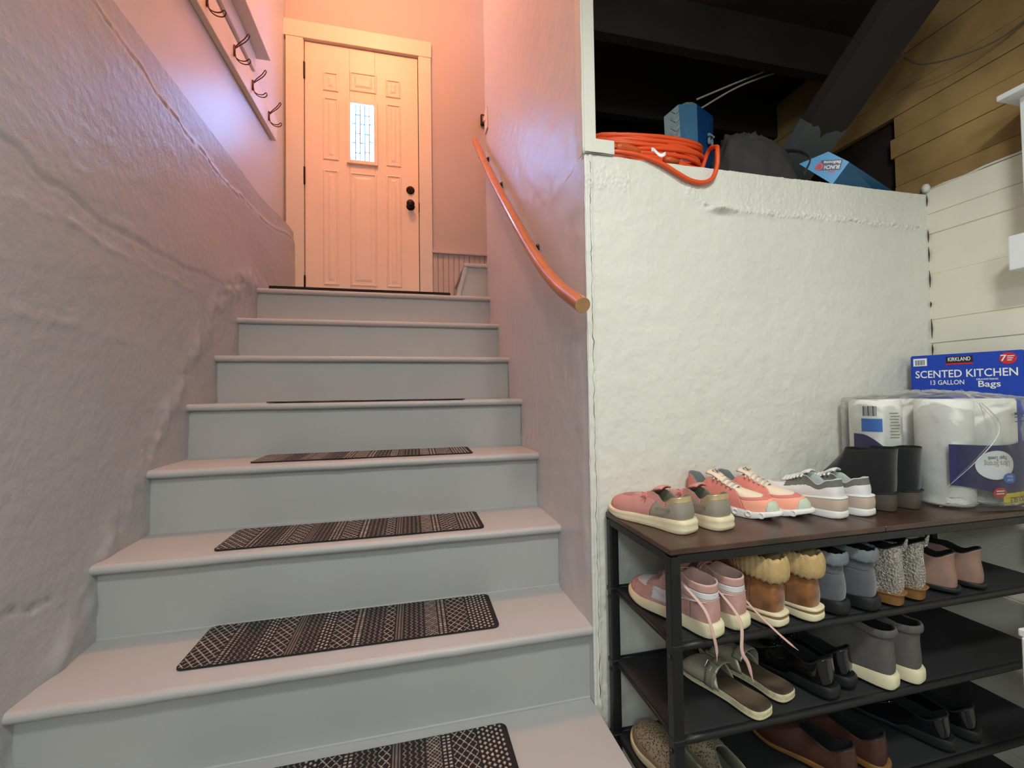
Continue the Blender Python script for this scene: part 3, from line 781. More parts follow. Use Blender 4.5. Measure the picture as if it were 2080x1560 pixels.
    def inset(p, d, dz): 
        v_ = Vector((cen.x-p.x, (cen.y-p.y), 0)); l_ = v_.length
        return p+v_*(min(d, l_*0.6)/max(l_, 1e-6))+Vector((0, 0, dz))
    for k, (d, dz) in enumerate(((0.0, 0.0), (0.0015, 0.0016), (0.0038, 0.0012), (0.005, -0.002))): LR.append([inset(p, d, dz) for p in TLs])
    for t in (0.2, 0.4, 0.6, 0.8, 1.0): LR.append([LR[3][i].lerp(ins[i], t)+Vector((0, 0, -0.006*math.sin(PI*t) if TLs[i].z < 0.09 else 0)) for i in range(NS)])
    V = [sx(p) for q in LR for p in q]; F = []
    for k in range(len(LR)-1):
        for i in range(NS):
            j = (i+1) % NS; q = (k*NS+i, k*NS+j, (k+1)*NS+j, (k+1)*NS+i); F.append(q if side > 0 else q[::-1])
    add_mesh('lining', V, F, K['lining'], R)
    V = [sx(p+Vector((0, 0, -0.0005))) for p in ins]; V.append(sx(Vector((0, L*0.5, ztop(0.5)+0.0045)))); F = [(i, (i+1) % NS, NS) if side > 0 else ((i+1) % NS, i, NS) for i in range(NS)]
    add_mesh('insole', V, F, K.get('insole', K['lining']), R)
    # --- tongue
    tg = K.get('tongue')
    if tg:
        def tf(uu, vv):
            b = 0.97-vv*(0.97-tg['b']); x = (uu*2-1); p = TL(max(b, tg['b']), 1)
            wd = max(p.x-K.get('shift', -0.002), tg.get('hw', 0.016))*tg.get('w', 0.85)
            if vv > 0.75: wd *= math.sqrt(max(0.02, 1-((vv-0.75)/0.25)**2*0.55))
            z = p.z+0.003-0.006*x*x+tg.get('rise', 0.02)*ss(0.35, 1, vv)
            return sx(Vector((x*wd+K.get('shift', -0.002), p.y-tg.get('back', 0.0)*ss(0.4, 1, vv), z)))
        K['_tf'] = tf
        o = gridmesh('tongue', 9, 16, tf, tg['mat'], R, flip=side > 0)
        md = o.modifiers.new('s', 'SOLIDIFY'); md.thickness = 0.0045; md.offset = 0
    lc = K.get('laces')
    if lc:
        for k in range(lc['n']):
            b = lc['b0']+(lc['b1']-lc['b0'])*k/(lc['n']-1)
            A, B = TL(b, 1), TL(b-0.02, -1); mid = (A+B)*0.5
            A = A+Vector((0.007, 0, -0.003)); B = B+Vector((-0.007, 0, -0.003))
            bm = bmesh.new()
            P = catmull([A, A.lerp(B, 0.15)+Vector((0, 0, 0.006)), mid+Vector((0, 0.001, 0.0075)), A.lerp(B, 0.85)+Vector((0, 0, 0.006)), B], 5)
            tube(bm, [sx(p) for p in P], lc.get('r', 0.0022), 7, flat=0.55)
            ob('lace', bm, lc['mat'], R, smooth=True)
        if lc.get('bow'):
            b = lc['b0']-0.03; c = TL(b, 1); c.x = K.get('shift', -0.002); c.z += 0.012
            bm = bmesh.new()
            for sg in (1, -1):
                P = catmull([c, c+Vector((sg*0.014, 0.004, 0.006)), c+Vector((sg*0.034, 0.012, -0.004)), c+Vector((sg*0.030, 0.022, -0.010)), c+Vector((sg*0.012, 0.010, 0.0)), c], 6)
                tube(bm, [sx(p) for p in P], lc.get('r', 0.0022)*0.9, 7, flat=0.5)
                P = catmull([c, c+Vector((sg*0.010, 0.014, 0.002)), c+Vector((sg*0.024, 0.030, -0.014)), c+Vector((sg*0.030, 0.044, -0.026))], 5)
                tube(bm, [sx(p) for p in P], lc.get('r', 0.0022)*0.8, 7, flat=0.5)
            ob('bow', bm, lc['mat'], R, smooth=True)
    cf = K.get('cuff')
    if cf:
        bm = bmesh.new(); n_ = 192; m_ = 14; rg = []
        for i in range(n_):
            t = i/n_; q = t*NS; i0 = int(q) % NS; fr_ = q-int(q); p = TLs[i0].lerp(TLs[(i0+1) % NS], fr_)
            o_ = Vector((p.x-cen.x, (p.y-cen.y), 0)); o_ = o_.normalized() if o_.length > 0 else Vector((0, -1, 0))
            row = []
            for k in range(m_):
                a = 2*PI*k/m_; rr_ = 1+cf.get('n', 0.12)*fb(p.x*90+math.cos(a), p.y*90+math.sin(a), k*0.7, 2)+(0.07*math.sin(i*2*PI/5) if cf.get('rib') else 0)
                row.append(bm.verts.new(sx(p+o_*(cf['t']*math.cos(a)*rr_+cf.get('out', 0.002))+Vector((0, 0, cf['h']*math.sin(a)*rr_-cf['h']*0.55)))))
            rg.append(row)
        for i in range(n_):
            A, B = rg[i], rg[(i+1) % n_]
            for k in range(m_): bm.faces.new((A[k], A[(k+1) % m_], B[(k+1) % m_], B[k]))
        bmesh.ops.recalc_face_normals(bm, faces=bm.faces); ob('cuff', bm, cf['mat'], R, smooth=True)
    if K.get('extra'): K['extra'](R, K, side, sx, TL, O, aa, rings, ztop)
    return R
def place(R, x, y, z, deg, label, cat, group=None):
    R.location = (x, y, z+0.0012); R.rotation_euler = (0, 0, math.radians(deg)); return tag(R, label, cat, group)

# shoe materials
mat('cream_rubber', (226, 214, 178), 0.6, vary=0.06, vscale=40, bump=(120, 0.2, 0.001))
mat('pink_canvas', (200, 140, 132), 0.85, bump=(900, 0.5, 0.0006), vary=0.05, vscale=30)
mat('deep_pink_canvas', (182, 118, 112), 0.85, bump=(900, 0.5, 0.0006))
mat('taupe_canvas', (146, 138, 124), 0.8, bump=(900, 0.4, 0.0006))
mat('gold_leather', (206, 182, 140), 0.32, metal=0.45)
mat('sage_lining', (118, 116, 98), 0.9)
mat('coral_mesh', (226, 138, 122), 0.8, bump=(1200, 0.5, 0.0005), vary=0.04)
mat('peach_mesh', (248, 170, 142), 0.8, bump=(1200, 0.5, 0.0005), vary=0.04)
mat('rose_mesh', (214, 128, 120), 0.8, bump=(1200, 0.5, 0.0005))
mat('cream_mesh', (238, 214, 190), 0.8, bump=(1200, 0.5, 0.0005))
mat('white_foam', (232, 232, 228), 0.5, vary=0.02)
mat('pale_green_rubber', (196, 204, 184), 0.5)
mat('grey_lace', (196, 188, 180), 0.7)
mat('grey_lining', (120, 124, 122), 0.9)
mat('white_leather', (226, 222, 220), 0.45, vary=0.02)
mat('grey_suede', (112, 110, 104), 0.85, vary=0.08, vscale=60)
mat('tan_midsole', (196, 176, 158), 0.6, vary=0.05)
mat('mint_lining', (190, 200, 192), 0.8)
mat('silver_pink', (200, 186, 182), 0.4, metal=0.3)
mat('black_knit', (22, 22, 25), 0.9, bump=(800, 0.5, 0.0008), vary=0.1, sheen=0.2)
mat('smoke_heel', (86, 78, 68), 0.45)
mat('pink_suede', (190, 148, 138), 0.85, vary=0.1, vscale=40)
mat('grey_white_leather', (206, 204, 206), 0.5)
mat('cream_sole', (232, 222, 186), 0.55, vary=0.03)
mat('pink_ribbon', (214, 176, 164), 0.8, bump=(900, 0.3, 0.0004))
mat('tan_suede', (146, 92, 44), 0.85, vary=0.22, vscale=26, rgb2=(112, 68, 32), sheen=0.3)
mat('knit_cuff', (190, 160, 110), 0.95, bump=(420, 0.9, 0.002), vary=0.14, vscale=50)
mat('slate_suede', (86, 88, 92), 0.9, vary=0.12, vscale=40, sheen=0.3)
mat('slate_knit', (116, 122, 126), 0.95, bump=(420, 0.9, 0.002), vary=0.12, vscale=50)
mat('black_rubber', (24, 24, 26), 0.6)
mat('silver_glitter', (214, 208, 200), 0.2, metal=0.8, bump=(200, 1.0, 0.02), vary=0.35, vscale=220)
mat('brown_stack', (132, 92, 48), 0.5, vary=0.15)
mat('rose_suede', (148, 116, 102), 0.9, vary=0.1, vscale=30)
mat('black_lining', (16, 15, 15), 0.95)
mat('patent', (14, 14, 17), 0.12, spec=0.6, coat=0.6, vary=0.0)
mat('graphite_knit', (92, 88, 84), 0.9, vary=0.08, vscale=70, bump=(500, 0.3, 0.0006))
mat('perforated', (158, 142, 116), 0.55, metal=0.15)
mat('brown_leather', (72, 42, 34), 0.4, vary=0.2, vscale=12)
mat('cork', (206, 196, 158), 0.85, vary=0.2, vscale=120)
mat('footbed', (92, 76, 58), 0.9, vary=0.3, vscale=16, rgb2=(58, 46, 36))
mat('pearl_strap', (172, 166, 146), 0.4, metal=0.35, vary=0.06)
mat('steel', (190, 186, 178), 0.25, metal=0.9)

# 1 pink slip-on loafers
def zl(a, v, c, sg, i):
    if v > 0.76: return 'gold_collar' if a < 0.20 else 'collar'
    if a < 0.34-0.10*v+0.05: return 'heel_counter'
    if v > 0.52+0.9*abs(a-0.80) and a > 0.62: return 'toe_patch'
    return 'upper'
def xl(R, K, side, sx, TL, O, aa, rings, ztop):
    for sg in (1, -1):
        p = TL(0.72, sg)+Vector((sg*0.006, 0.012, -0.006)); bm = bmesh.new()
        for d in ((sg*0.010, 0.004, -0.004), (sg*0.008, -0.006, -0.008), (sg*0.004, 0.010, 0.003)):
            tube(bm, [sx(p), sx(p+Vector(d))], 0.0018, 6)
        bmesh.ops.create_icosphere(bm, subdivisions=2, radius=0.0032, matrix=Matrix.Translation(sx(p)))
        ob('knot', bm, 'rose_mesh', R, smooth=True)
    # worn lettering across the outer heel side
    sd = -1 if True else 1
    c = Vector((-0.028, 0.022, 0.046)); 
    text_mesh('lettering', 'HEYDUDE', 0.010, frame((-0.0405, 0.046, 0.050), (0.30, -1.0, 0), (0, 0, 1)), 'heel_print', R, ext=0.0003, wfit=0.036)
mat('heel_print', (112, 106, 92), 0.8)
K1 = dict(L=0.243, W=0.092, zb=[(0, 0), (1, 0)], sole=[(0, 0.031), (0.5, 0.024), (1, 0.017)], rugged=True, solescale=1.05, sole_mat='cream_rubber', yT=0.52, th=0.030, bulge=0.006,
          wprof=[(0, 0.030), (0.3, 0.029), (0.6, 0.026), (0.85, 0.020), (1, 0.012)], zprof=[(0, 0.083), (0.15, 0.080), (0.38, 0.064), (0.58, 0.078), (0.7, 0.082), (1, 0.070)],
          zone=zl, mats=dict(gold_collar='gold_leather', collar='pink_canvas', heel_counter='taupe_canvas', toe_patch='deep_pink_canvas', upper='pink_canvas'), lining='sage_lining',
          tongue=dict(b=0.52, w=0.9, rise=0.018, mat='pink_canvas'), extra=xl, vampdrop=0.12)
g = 'pink slip-on loafers on the rack top'
place(make_shoe('loafer', K1, -1), 0.143, -0.246, SZ[0], 19, 'dusty pink slip-on loafer with cream sole on the top left corner of the rack', 'shoe', g)
place(make_shoe('loafer', K1, 1), 0.240, -0.248, SZ[0], 14, 'dusty pink slip-on loafer with gold heel collar, between its mate and the coral runners', 'shoe', g)

# 2 coral running shoes
def zc(a, v, c, sg, i):
    if a > 0.955-0.07*(1-v) and v < 0.32: return 'toe_bumper'
    if a < 0.56+0.12*(1-v): return 'quarter'
    if v > 0.50 and a < 0.84: return 'vamp_panel'
    if v > 0.36 and 0.6 < a < 0.90: return 'side_panel'
    return 'toe_box'
def xc(R, K, side, sx, TL, O, aa, rings, ztop):
    c0 = K['_tf'](0.5, 0.74); dv = K['_tf'](0.5, 0.90)-K['_tf'](0.5, 0.70); du = K['_tf'](0.6, 0.8)-K['_tf'](0.4, 0.8)
    n3 = du.cross(dv).normalized(); n3 = -n3 if n3.z < 0 else n3
    text_mesh('logo', 'QC', 0.022, frame(c0+n3*0.0030, dv.cross(n3), dv), 'logo_grey', R, ext=0.0002)
    # cushion pods of the sole
    for sg in (1, -1):
        for k, a in enumerate((0.12, 0.26, 0.40, 0.58, 0.72, 0.84)):
            i = min((j for j in range(NS) if (j < NS//2) == (sg > 0)), key=lambda j: abs(aa[j]-a)); q = O[i]
            bm = bmesh.new(); Mx = Matrix.Translation(sx(Vector((q.x*1.02, q.y, 0.011)))) @ Matrix.Rotation(PI/2, 4, 'Y')
            lathe(bm, [(0.0, -0.004), (0.008, -0.003), (0.009, 0.001), (0.0055, 0.003), (0.0045, 0.0), (0, 0.0)], 14, Mx)
            ob('cushion_pod', bm, 'white_foam', R, smooth=True)
mat('logo_grey', (70, 66, 66), 0.6)
def sx_mat(p, side): return frame((p.x*side, p.y, p.z), (-1, 0, 0), (0, -1, 0.25))
K2 = dict(L=0.236, W=0.073, zb=[(0, 0), (1, 0)], spring=0.013, sole=[(0, 0.030), (0.5, 0.022), (1, 0.012)], solescale=1.04, sole_mat='white_foam', yT=0.60, th=0.034, bulge=0.004, shift=-0.003,
          wprof=[(0, 0.028), (0.25, 0.030), (0.42, 0.028), (0.55, 0.024), (0.9, 0.020), (1, 0.016)], zprof=[(0, 0.098), (0.10, 0.094), (0.28, 0.070), (0.48, 0.090), (0.55, 0.092), (1, 0.070)],
          zone=zc, mats=dict(toe_bumper='pale_green_rubber', quarter='coral_mesh', vamp_panel='cream_mesh', side_panel='rose_mesh', toe_box='peach_mesh'), lining='grey_lining',
          tongue=dict(b=0.44, w=1.0, hw=0.022, rise=0.016, mat='cream_mesh', back=0.004), laces=dict(n=5, b0=0.60, b1=0.92, mat='grey_lace', r=0.0026), extra=xc, vampdrop=0.20)
g = 'coral running shoes on the rack top'
place(make_shoe('running_shoe', K2, -1), 0.300, -0.020, SZ[0], -149, 'coral and peach running shoe with cream tongue, toe forward, next to the pink loafers', 'shoe', g)
place(make_shoe('running_shoe', K2, 1), 0.396, -0.022, SZ[0], -149, 'coral and peach running shoe, toe forward, touching the white and grey sneakers', 'shoe', g)

# 3 white and grey low sneakers
def zw(a, v, c, sg, i):
    if v > 0.60-0.15*ss(0.2, 0.5, a) and a < 0.55: return 'collar'
    if v > 0.72 and a < 0.85: return 'eyestay'
    return 'upper'
K3 = dict(L=0.242, W=0.078, zb=[(0, 0), (1, 0)], sole=[(0, 0.054), (0.4, 0.046), (1, 0.026)], solescale=1.04, layers=[('outsole', 0, 0.38, 'white_foam'), ('midsole', 0.38, 0.9, 'tan_midsole'), ('foxing', 0.9, 1.0, 'white_foam')],
          yT=0.62, th=0.026, bulge=0.004, wprof=[(0, 0.028), (0.25, 0.028), (0.42, 0.025), (0.55, 0.018), (0.9, 0.013), (1, 0.012)], zprof=[(0, 0.098), (0.10, 0.095), (0.28, 0.080), (0.5, 0.098), (1, 0.078)],
          zone=zw, mats=dict(collar='grey_suede', eyestay='silver_pink', upper='white_leather'), lining='mint_lining', tongue=dict(b=0.47, w=1.0, hw=0.020, rise=0.012, mat='white_leather'),
          laces=dict(n=6, b0=0.58, b1=0.93, mat='white_leather', r=0.003))
g = 'white and grey sneakers on the rack top'
place(make_shoe('sneaker', K3, -1), 0.587, -0.250, SZ[0], 14, 'white and grey low sneaker with tan midsole, right behind the coral toe', 'shoe', g)
place(make_shoe('sneaker', K3, 1), 0.674, -0.252, SZ[0], 14, 'white and grey low sneaker with tan midsole, beside the black ankle boots', 'shoe', g)

# 4 black ankle boots
def zk(a, v, c, sg, i): return 'upper'
K4 = dict(L=0.225, W=0.076, point=0.5, zb=[(0, 0.048), (0.30, 0.040), (0.58, 0.0), (1, 0.0)], sole=[(0, 0.004), (1, 0.004)], sole_mat='black_rubber', heel='smoke_heel', heel_len=0.24, yT=0.50, th=0.024, bulge=0.004, y0=-0.004,
          wprof=[(0, 0.036), (0.5, 0.038), (1, 0.030)], zprof=[(0, 0.120), (0.15, 0.120), (0.5, 0.118), (1, 0.142)], zone=zk, mats=dict(upper='black_knit'), lining='black_lining', neck=0.5, vampdrop=0.55, pinch=0.006)
g = 'black ankle boots on the rack top'
place(make_shoe('ankle_boot', K4, -1), 0.783, -0.240, SZ[0], 22, 'black knit ankle boot with smoky block heel, next to the grey sneaker', 'boot', g)
place(make_shoe('ankle_boot', K4, 1), 0.869, -0.240, SZ[0], 22, 'black knit ankle boot with smoky block heel, nearer to the paper towels', 'boot', g)

# 5 pink and white high-tops
def zh(a, v, c, sg, i):
    if a > 0.86: return 'toe_cap'
    if a > 0.70 and v > 0.40: return 'toe_panel'
    if v > 0.84 and a < 0.40: return 'padded_collar'
    if v > 0.70 and a < 0.5: return 'collar_panel'
    if a < 0.20 or (v > 0.60 and a < 0.32): return 'heel_panel'
    if 0.40 < a < 0.62 and 0.10 < v < 0.52: return 'outer_panel' if sg > 0 else 'inner_panel'
    if v > 0.56: return 'eyestay'
    return 'quarter'
def xh(R, K, side, sx, TL, O, aa, rings, ztop):
    # winged badge on the collar side, curved stripe on the quarter
    for sg in (1, -1):
        bm = bmesh.new(); M_ = Matrix.Identity(4)
        i = min((j for j in range(NS) if (j < NS//2) == (sg > 0)), key=lambda j: abs(aa[j]-0.30))
        def on(a, v, off=0.0012):
            q = a; js = [j for j in range(NS) if (j < NS//2) == (sg > 0)]
            j = min(js, key=lambda j: abs(rings[int(v*32)][j].y/K['L']-q)); p = rings[int(v*32)][j]; p2 = rings[min(32, int(v*32)+1)][j]
            p = p.lerp(p2, v*32-int(v*32)); return Vector((p.x+sg*off, q*K['L'], p.z))
        for k in range(3):
            P = catmull([on(0.30+0.02*k, 0.56+0.035*k, 0.0016), on(0.34+0.012*k, 0.60+0.035*k, 0.002), on(0.40, 0.62+0.04*k, 0.0016)], 5)
            tube(bm, [sx(p) for p in P], [0.0006+0.0022*math.sin(PI*(q+0.5)/len(P)) for q in range(len(P))], 6, flat=0.4)
        P = [on(0.345, 0.66, 0.002)]
        ob('badge', bm, 'grey_white_leather', R, smooth=True)
        bm = bmesh.new(); P = catmull([on(0.62, 0.50), on(0.50, 0.34), on(0.34, 0.42), on(0.16, 0.56), on(0.04, 0.62)], 8)
        tube(bm, [sx(p) for p in P], [0.0008+0.0034*math.sin(PI*(q+0.3)/(len(P)))**0.8 for q in range(len(P))], 6, flat=0.35)
        ob('side_stripe', bm, 'grey_white_leather', R, smooth=True)
K5 = dict(L=0.245, W=0.076, zb=[(0, 0), (1, 0)], sole=[(0, 0.030), (0.5, 0.026), (1, 0.020)], solescale=1.04, sole_mat='cream_sole', yT=0.60, th=0.034, bulge=0.004,
          wprof=[(0, 0.030), (0.3, 0.031), (0.5, 0.024), (0.9, 0.014), (1, 0.012)], zprof=[(0, 0.108), (0.12, 0.110), (0.3, 0.112), (0.5, 0.118), (0.75, 0.098), (1, 0.076)], neck=0.5,
          zone=zh, mats=dict(toe_cap='pink_suede', toe_panel='grey_white_leather', padded_collar='pink_suede', collar_panel='grey_white_leather', heel_panel='pink_suede', outer_panel='grey_white_leather', inner_panel='grey_white_leather', eyestay='pink_suede', quarter='pink_suede'),
          lining='pink_ribbon', tongue=dict(b=0.46, w=1.1, rise=0.024, mat='pink_suede'), laces=dict(n=5, b0=0.62, b1=0.94, mat='pink_ribbon', r=0.0032), extra=xh)
g = 'pink high-top sneakers on the second shelf'
h1 = place(make_shoe('high_top_sneaker', K5, -1), 0.150, -0.322, SZ[1], 17, 'pink high-top sneaker with a lace over the shelf edge, leftmost on second shelf', 'shoe', g)
h2 = place(make_shoe('high_top_sneaker', K5, 1), 0.230, -0.308, SZ[1], 17, 'pink and white high-top sneaker squeezed between its mate and the tan boots', 'shoe', g)
def hang(R, pts, wd=0.0042):
    bpy.context.view_layer.update(); Mi = R.matrix_world.inverted()
    bm = bmesh.new(); P = catmull(pts, 8); n_ = len(P)
    rr = [wd*(0.30+0.7*ss(0, 0.15, i/n_))*(1 if i < n_*0.8 else 1-0.72*ss(0.8, 0.92, i/n_)) for i in range(n_)]
    tube(bm, [Mi @ p for p in P], rr, 8, flat=0.35); ob('lace', bm, 'pink_ribbon', R, smooth=True)
hang(h1, [(0.10, -0.245, 0.262), (0.098, -0.29, 0.250), (0.108, -0.338, 0.222), (0.115, -0.352, 0.18), (0.124, -0.350, 0.145), (0.127, -0.346, 0.118)])
hang(h2, [(0.185, -0.27, 0.235), (0.19, -0.34, 0.195), (0.184, -0.352, 0.135), (0.200, -0.350, 0.105), (0.216, -0.346, 0.060)])
hang(h2, [(0.225, -0.25, 0.250), (0.26, -0.30, 0.190), (0.282, -0.335, 0.158), (0.305, -0.345, 0.135), (0.335, -0.345, 0.110)])

# 6 tan boots with knit cuffs
def zt(a, v, c, sg, i):
    if a < 0.24 and v < 0.62: return 'heel_counter'
    return 'upper'
def xt(R, K, side, sx, TL, O, aa, rings, ztop):
    for jj in (1, -1):
        b2 = bmesh.new(); Q = []
        for j in range(12, 48):
            i = j if jj > 0 else NS-j
            p = rings[23][i % NS]; Q.append(Vector((p.x+jj*0.0022, p.y, p.z-0.001)))
        tube(b2, [sx(p) for p in Q], 0.0085, 8, flat=0.2); ob('strap', b2, 'tan_suede', R, smooth=True)
    i = NS-26; p = rings[23][i]; c = Vector((p.x-0.005, p.y, p.z))
    b2 = bmesh.new(); rr2 = [sx(c+Vector((0, dy, dz))) for dy, dz in ((-0.010, -0.011), (0.010, -0.011), (0.010, 0.011), (-0.010, 0.011))]
    tube(b2, rr2, 0.0016, 6, closed=True); ob('buckle', b2, 'bronze', R)
K6 = dict(L=0.245, W=0.078, zb=[(0, 0), (1, 0)], sole=[(0, 0.030), (0.5, 0.020), (1, 0.018)], solescale=1.05, layers=[('outsole', 0, 0.62, 'cream_rubber'), ('welt_stripe', 0.62, 0.72, 'brown_stack'), ('welt', 0.72, 1.0, 'cream_rubber')],
          yT=0.44, th=0.040, bulge=0.009, y0=0.0, wprof=[(0, 0.030), (0.5, 0.033), (1, 0.030)], zprof=[(0, 0.138), (0.5, 0.142), (1, 0.158)], neck=0.45,
          zone=zt, mats=dict(heel_counter='tan_suede', upper='tan_suede'), lining='knit_cuff', cuff=dict(t=0.0080, h=0.027, mat='knit_cuff', n=0.05, rib=True, out=0.005), extra=xt, pinch=0.012)
g = 'tan suede boots on the second shelf'
place(make_shoe('tan_boot', K6, -1), 0.323, -0.318, SZ[1], 18, 'tan suede ankle boot with beige knit cuff and side strap, directly behind the pink high-tops', 'boot', g)
place(make_shoe('tan_boot', K6, 1), 0.421, -0.320, SZ[1], 18, 'tan suede ankle boot with beige knit cuff, beside the dark grey boots', 'boot', g)

# 7 slate boots
K7 = dict(K6); K7.update(W=0.074, sole=[(0, 0.030), (0.5, 0.014), (1, 0.012)], layers=[('sole', 0, 1, 'black_rubber')], zprof=[(0, 0.135), (0.5, 0.140), (1, 0.152)], wprof=[(0, 0.030), (0.5, 0.034), (1, 0.028)], mats=dict(heel_counter='slate_suede', upper='slate_suede'), lining='black_lining',
          cuff=dict(t=0.0055, h=0.015, mat='slate_knit', n=0.12, rib=True, out=0.002), extra=None)
g = 'slate grey boots on the second shelf'
place(make_shoe('grey_boot', K7, -1), 0.508, -0.312, SZ[1], 19, 'slate grey suede boot with pale knit rim, next to the tan boots', 'boot', g)
place(make_shoe('grey_boot', K7, 1), 0.597, -0.316, SZ[1], 20, 'slate grey suede boot with pale knit rim, next to the silver glitter boots', 'boot', g)

# 8 silver glitter boots
def zg(a, v, c, sg, i):
    if 0.26 < a < 0.46 and v > 0.5: return 'elastic_gore'
    return 'upper'
def xg(R, K, side, sx, TL, O, aa, rings, ztop):
    bm = bmesh.new(); c = TL(0.0, 1)
    tube(bm, [sx(p) for p in catmull([c+Vector((-0.007, -0.002, -0.012)), c+Vector((-0.006, -0.006, 0.010)), c+Vector((0, -0.008, 0.016)), c+Vector((0.006, -0.006, 0.010)), c+Vector((0.007, -0.002, -0.012))], 5)], 0.0022, 6)
    ob('pull_loop', bm, 'silver_glitter', R, smooth=True)
K8 = dict(L=0.225, W=0.074, point=0.4, zb=[(0, 0.026), (0.30, 0.022), (0.55, 0), (1, 0)], sole=[(0, 0.004), (1, 0.004)], sole_mat='brown_stack', heel='brown_stack', yT=0.46, th=0.024, bulge=0.008, y0=-0.001,
          wprof=[(0, 0.028), (0.5, 0.032), (1, 0.026)], zprof=[(0, 0.120), (0.3, 0.108), (0.6, 0.112), (1, 0.138)], neck=0.5, pinch=0.010, zone=zg, mats=dict(upper='silver_glitter', elastic_gore='silver_glitter'), lining='black_lining', extra=xg)
g = 'silver glitter boots on the second shelf'
place(make_shoe('glitter_boot', K8, -1), 0.680, -0.320, SZ[1], 20, 'silver glitter ankle boot with wooden heel, touching the slate grey boots', 'boot', g)
place(make_shoe('glitter_boot', K8, 1), 0.762, -0.312, SZ[1], 18, 'silver glitter ankle boot with wooden heel, nearest the rose flats', 'boot', g)

# 9 rose flats
K9 = dict(L=0.235, W=0.082, point=0.3, zb=[(0, 0.0), (1, 0.0)], sole=[(0, 0.012), (1, 0.006)], sole_mat='black_rubber', yT=0.55, th=0.026, bulge=0.004, y0=0.004,
          wprof=[(0, 0.029), (0.5, 0.031), (0.9, 0.024), (1, 0.016)], zprof=[(0, 0.100), (0.3, 0.084), (0.6, 0.096), (1, 0.096)], neck=0.4, pinch=0.008, zone=zk, mats=dict(upper='rose_suede'), lining='black_lining')
g = 'rose suede shoes on the second shelf'
place(make_shoe('suede_shoe', K9, -1), 0.895, -0.300, SZ[1], 27, 'dusty rose suede shoe with thin black sole, right of the glitter boots', 'shoe', g)
place(make_shoe('suede_shoe', K9, 1), 0.990, -0.300, SZ[1], 22, 'dusty rose suede shoe with thin black sole, rightmost on the second shelf', 'shoe', g)

# 10 cork sandals
def make_sandal(side):
    R = bpy.data.objects.new('sandal', None); COL.objects.link(R)
    L, W = 0.243, 0.088; O = outline(L, W); sx = lambda p: Vector((p[0]*side, p[1], p[2]))
    V = []; F = []
    prof = [(0.0, 0.97), (0.004, 1.0), (0.006, 1.0), (0.018, 1.0), (0.021, 0.985), (0.0215, 0.95)]
    def sole(nm, pr, m):
        V = []; F = []
        for z, s_ in pr: V += [sx(Vector((p.x*s_, L/2+(p.y-L/2)*s_, z+0.006*ss(0.75, 1, p.y/L)))) for p in O]
        n_ = len(pr)
        for k in range(n_-1):
            for i in range(NS): j = (i+1) % NS; F.append((k*NS+i, k*NS+j, (k+1)*NS+j, (k+1)*NS+i))
        F.append(tuple(range(NS))); F.append(tuple(range((n_-1)*NS, n_*NS)))
        smooth_angle(fixn(add_mesh(nm, V, F, m, R)), 45)
    sole('outsole', [(0, 0.99), (0.005, 1.0)], 'cream_sole'); sole('cork_sole', [(0.005, 0.995), (0.012, 1.0), (0.018, 1.0), (0.020, 0.99)], 'cork')
    pr = [(0.0202, 0.985), (0.0235, 0.975), (0.0235, 0.93), (0.0195, 0.80), (0.0185, 0.5), (0.0185, 0.2)]
    sole('footbed', pr, 'footbed')
    # two broad straps crossing over the instep, meeting at a toe post
    aa = [p.y/L for p in O]
    def edge(a, sg):
        i = min((j for j in range(NS) if (j < NS//2) == (sg > 0)), key=lambda j: abs(aa[j]-a)); return O[i]
    def strap(name, a0, a1, sg, top, w0, w1):
        def fn(uu, vv):
            t = uu; a = a0+(a1-a0)*(vv); e = edge(a, sg)
            end = top+Vector((0, (vv-0.5)*w1, 0)); st_ = Vector((e.x*1.0, e.y, 0.014))
            p = st_.lerp(end, t); p.z = 0.014+(end.z-0.014)*math.sin(t*PI*0.5)**0.8+0.002*math.sin(t*PI)
            p.x = st_.x+(end.x-st_.x)*(1-math.cos(t*PI*0.5))**0.9
            return sx(p)
        o = gridmesh(name, 16, 8, fn, 'pearl_strap', R, flip=(sg*side > 0)); md = o.modifiers.new('s', 'SOLIDIFY'); md.thickness = 0.0028; md.offset = 0
    tp = Vector((-0.010, 0.150, 0.062))
    strap('strap', 0.40, 0.86, 1, tp, 0.1, 0.030); strap('strap', 0.42, 0.80, -1, tp+Vector((0.0, 0.004, 0.003)), 0.1, 0.028)
    bm = bmesh.new(); tube(bm, [sx(p) for p in catmull([(-0.018, 0.198, 0.021), (-0.014, 0.190, 0.040), (-0.010, 0.170, 0.060)], 6)], [0.004]*13, 10, flat=0.6)
    ob('toe_post', bm, 'pearl_strap', R, smooth=True)
    def fn(uu, vv):
        a = -0.2+uu*PI*0.92; return sx(Vector((0.004+0.038*math.cos(a), 0.118+0.026*(vv-0.5)-0.004*math.sin(a), 0.016+0.062*math.sin(max(0, a))**0.7)))
    o = gridmesh('instep_strap', 24, 5, fn, 'pearl_strap', R, flip=side > 0); md = o.modifiers.new('s', 'SOLIDIFY'); md.thickness = 0.003; md.offset = 0
    bm = bmesh.new(); c = Vector((0.026, 0.118, 0.064)); d = Vector((0.62, 0, -0.78))
    tube(bm, [sx(c+d*a+Vector((0.003, b, 0.003))) for a, b in ((-0.010, -0.016), (0.010, -0.016), (0.010, 0.016), (-0.010, 0.016))], 0.0015, 6, closed=True)
    tube(bm, [sx(c+Vector((0.004, 0, 0.004))), sx(c+d*0.012+Vector((0.004, 0, 0.004)))], 0.001, 6)
    ob('buckle', bm, 'steel', R); R.scale = (1, 1, 0.85); return R
g = 'cork footbed sandals on the third shelf'
